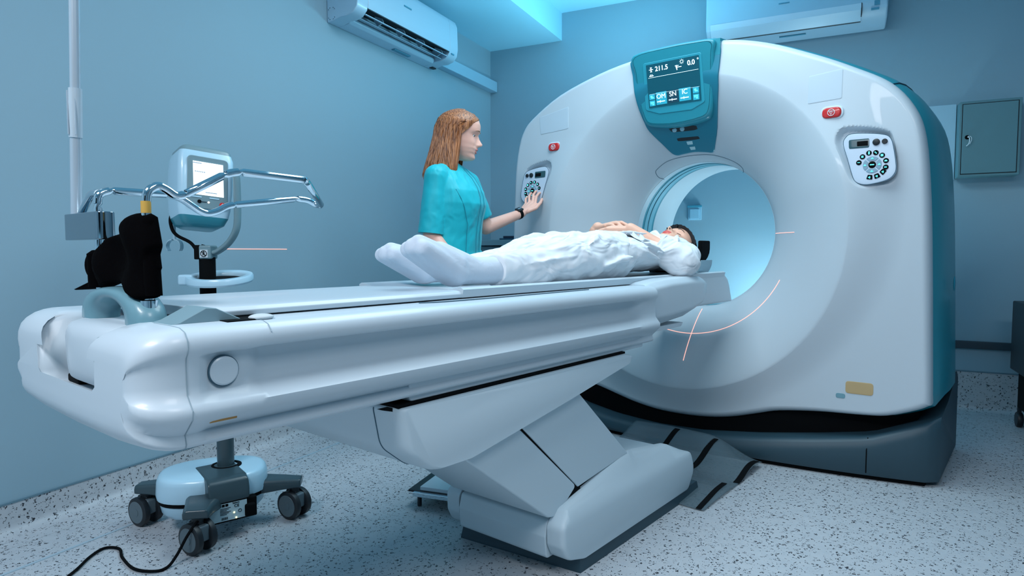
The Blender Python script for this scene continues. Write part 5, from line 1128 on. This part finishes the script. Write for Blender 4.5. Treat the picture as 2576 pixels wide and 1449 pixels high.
for s in (-1, 1): MB().ball(MP @ Vector((.103, s * .0065, -.0455)), (.003, .003, .004), 8).build('nostril', M_LASH, pb)
# dark hair cap combed back
M_DH = mat('dark_hair', (.010, .009, .010), .35, bump=(120, .5, .002))
rings = []
HA2 = [(-.08, 78), (-.04, 96), (-.01, 108), (.010, 122), (.024, 142), (.034, 164), (.042, 178), (.09, 179), (.13, 179)]
for u in list(np.linspace(-.08, .10, 34)) + [.106, .112, .116, .1195, .1215]:
    A_ = R(interp(HA2, u)); out, inn = [], []
    for k in range(81):
        a = -A_ + 2 * A_ * k / 80; out.append(MP @ Vector(hairpt(u, a, 1.10, .0015 * math.sin(a * 30)))); inn.append(MP @ Vector(hairpt(u, a, .86, 0)))
    rings.append(out + inn[::-1])
mb = MB(); mb.loft(rings)
mb.build('hair', M_DH, pat, smooth=60)
# socks
for (toe, heel, ank, cuff) in ((V_(-1.214, 1.085, .932), V_(-1.214, 1.225, .866), V_(-1.212, 1.31, .866), V_(-1.208, 1.43, .866)), (V_(-1.440, 1.185, .915), V_(-1.408, 1.300, .864), V_(-1.395, 1.370, .864), V_(-1.392, 1.47, .864))):
    mb = MB(); side = V_(.030, 0, 0)
    mb.cone(heel, heel + V_(0, .015, .0), .042, .042, 18)
    for s, l in ((-1, .92), (0, 1.0), (1, .97)): mb.cone(heel + side * s * .3, heel.lerp(toe, l * .97) + side * s, .040, .024 - abs(s) * .002, 16)
    mb.cone(heel + side * .2 + V_(0, 0, .015), toe + V_(.012, .012, .010), .042, .021, 16); mb.cone(heel + V_(0, .01, .005), ank, .042, .038, 18); mb.cone(ank, cuff, .038, .040, 20)
    mb.cone(heel.lerp(toe, .5) + V_(0, .022, .016), ank + V_(0, .0, .0), .032, .037, 16)
    blob('sock', mb, M_SOCK, pat, .0038, 8)
# trousers: legs with fold ridges
mb = MB()
mb.tube([V_(-1.205, 1.385, .866), V_(-1.205, 1.42, .867), V_(-1.20, 1.55, .874), V_(-1.195, 1.72, .888), V_(-1.205, 1.90, .902), V_(-1.22, 2.08, .905)], [.046, .048, .057, .070, .086, .092], 28)
mb.tube([V_(-1.392, 1.43, .862), V_(-1.394, 1.47, .864), V_(-1.398, 1.62, .874), V_(-1.40, 1.76, .893), V_(-1.395, 1.92, .902), V_(-1.38, 2.08, .905)], [.043, .045, .054, .072, .086, .090], 28)
mb.tube([V_(-1.30, 1.78, .885), V_(-1.30, 2.15, .895)], [.07, .095], 20)
def folds(mb, L):
    for a, b, r in L:
        a, b = V_(*a), V_(*b); m_ = (a + b) / 2 + V_(0, 0, .004); mb.tube([a, a.lerp(m_, .5), m_, m_.lerp(b, .5), b], [r * .25, r * .8, r, r * .8, r * .25], 10)
folds(mb, (((-1.155, 1.46, .880), (-1.130, 1.72, .905), .010), ((-1.165, 1.55, .905), (-1.13, 1.84, .915), .010), ((-1.20, 1.46, .915), (-1.17, 1.70, .950), .008), ((-1.17, 1.68, .950), (-1.24, 1.90, .985), .011), ((-1.13, 1.78, .945), (-1.20, 1.98, .985), .011),
           ((-1.385, 1.66, .935), (-1.34, 1.82, .950), .010), ((-1.40, 1.70, .950), (-1.37, 1.88, .985), .011), ((-1.12, 1.85, .87), (-1.105, 2.02, .90), .012), ((-1.28, 1.75, .93), (-1.33, 1.95, .965), .012)))
mb.tube([V_(-1.26, 1.60, .87), V_(-1.30, 1.80, .885), V_(-1.30, 2.0, .90)], [.03, .075, .085], 20)
tr = blob('trousers', mb, M_TROU, pat, .0045, 7, (.018, .065))
# shirt
mb = MB(); rings = []
for y, w_, zt in ((1.96, .165, .975), (2.02, .180, .985), (2.12, .182, .985), (2.25, .178, .984), (2.38, .180, .992), (2.48, .188, .994), (2.56, .185, .985), (2.62, .15, .965), (2.66, .095, .955), (2.685, .07, .95)):
    zb = .838; zc = (zt + zb) / 2; hz = (zt - zb) / 2
    rings.append([(-1.30 + w_ * (abs(math.cos(a)) ** .9) * (1 if math.cos(a) > 0 else -1), y, zc + hz * (abs(math.sin(a)) ** .95) * (1 if math.sin(a) > 0 else -1)) for a in [2 * PI * k / 48 for k in range(48)]])
mb.loft(rings)
mb.cone(sA, eA, .058, .060, 24); hem = eA.lerp(wA, .46); mb.tube([eA.lerp(wA, .0), eA.lerp(wA, .2), hem], [.062, .060, .055], 28); mb.ball(eA + V_(.006, .012, -.006), (.056, .062, .048))
mb.cone(sB, eB, .062, .062, 24); mb.tube([eB, eB.lerp(wB, .4)], [.058, .052], 24); mb.cone(sA, V_(-1.2, 2.58, .93), .06, .05, 20)
folds(mb, (((-1.13, 2.05, .935), (-1.108, 2.24, .885), .010), ((-1.12, 2.10, .955), (-1.105, 2.26, .915), .009), ((-1.20, 2.05, .990), (-1.16, 2.22, .985), .008), ((-1.25, 1.98, .985), (-1.35, 2.2, .992), .008),
           ((-1.105, 2.50, .935), (-1.045, 2.36, .905), .010), ((-1.13, 2.56, .945), (-1.07, 2.42, .925), .009), ((-1.18, 2.52, .985), (-1.12, 2.40, .955), .009), ((-1.24, 2.40, .998), (-1.17, 2.36, .980), .009)))
shirt_o = blob('shirt', mb, M_SHIRT, pat, .0045, 8, (.012, .06))
dA = (wA - eA).normalized(); MB().tube([hem - dA * .004, hem + dA * .004], .0562, 32).build('sleeve_hem', M_SHIRT, pat, smooth=50)
# lapped shirt flap and pillow edge
def drape(name, quad, target, off, m=M_SHIRT, n=30, th=.003):
    """cloth panel lying on the garment below it"""
    A_, B_, C_, D_ = [Vector(p) for p in quad]; Vv = []
    for j in range(n + 1):
        for i in range(n + 1):
            u, v = i / n, j / n; p = (A_ * (1 - u) + B_ * u) * (1 - v) + (D_ * (1 - u) + C_ * u) * v; Vv.append((p.x, p.y, 1.10))
    Ff = [(j * (n + 1) + i, j * (n + 1) + i + 1, (j + 1) * (n + 1) + i + 1, (j + 1) * (n + 1) + i) for j in range(n) for i in range(n)]
    o = MB().add(Vv, Ff).build(name, m, pat, smooth=180); w_ = o.modifiers.new('lie', 'SHRINKWRAP'); w_.wrap_method = 'PROJECT'; w_.use_project_z = True; w_.use_negative_direction = True; w_.use_positive_direction = False; w_.target = target; w_.offset = off
    sm = o.modifiers.new('soft', 'SMOOTH'); sm.iterations = 3; q_ = o.modifiers.new('s', 'SOLIDIFY'); q_.thickness = th; q_.offset = 1
    return o
drape('shirt_flap', ((-1.44, 1.99, 0), (-1.145, 2.14, 0), (-1.150, 2.235, 0), (-1.44, 2.18, 0)), shirt_o, .003, th=.0015)
# head holder: U shaped black cushion in a pale shell
hh_ = thing('head_holder', 'black padded head holder behind the patient at the scanner end of the table', 'head rest', (-1.3, 2.82, .83))
def ucup(y0, y1, w0, z0, zt, th, m, nm):
    sec = []
    for k in range(17): a = PI + PI * k / 16; sec.append((-1.298 + w0 * math.cos(a), z0 + (w0 * .82) * math.sin(a)))
    outer = [(sec[0][0], zt)] + sec + [(sec[-1][0], zt)]; inner = [(-1.298 + (x + 1.298) * (1 - th / w0), z + th * .9 if i not in (0, len(outer) - 1) else z) for i, (x, z) in enumerate(outer)]
    MB().loft([[(x, y, z) for x, z in outer + inner[::-1]] for y in (y0, y1)]).build(nm, m, hh_, bevel=.006)
ucup(2.775, 2.875, .118, .930, .968, .018, M_BLACK, 'pad')
ucup(2.765, 2.885, .124, .875, .880, .005, mat('holder_shell', (.28, .42, .50), .4), 'shell')
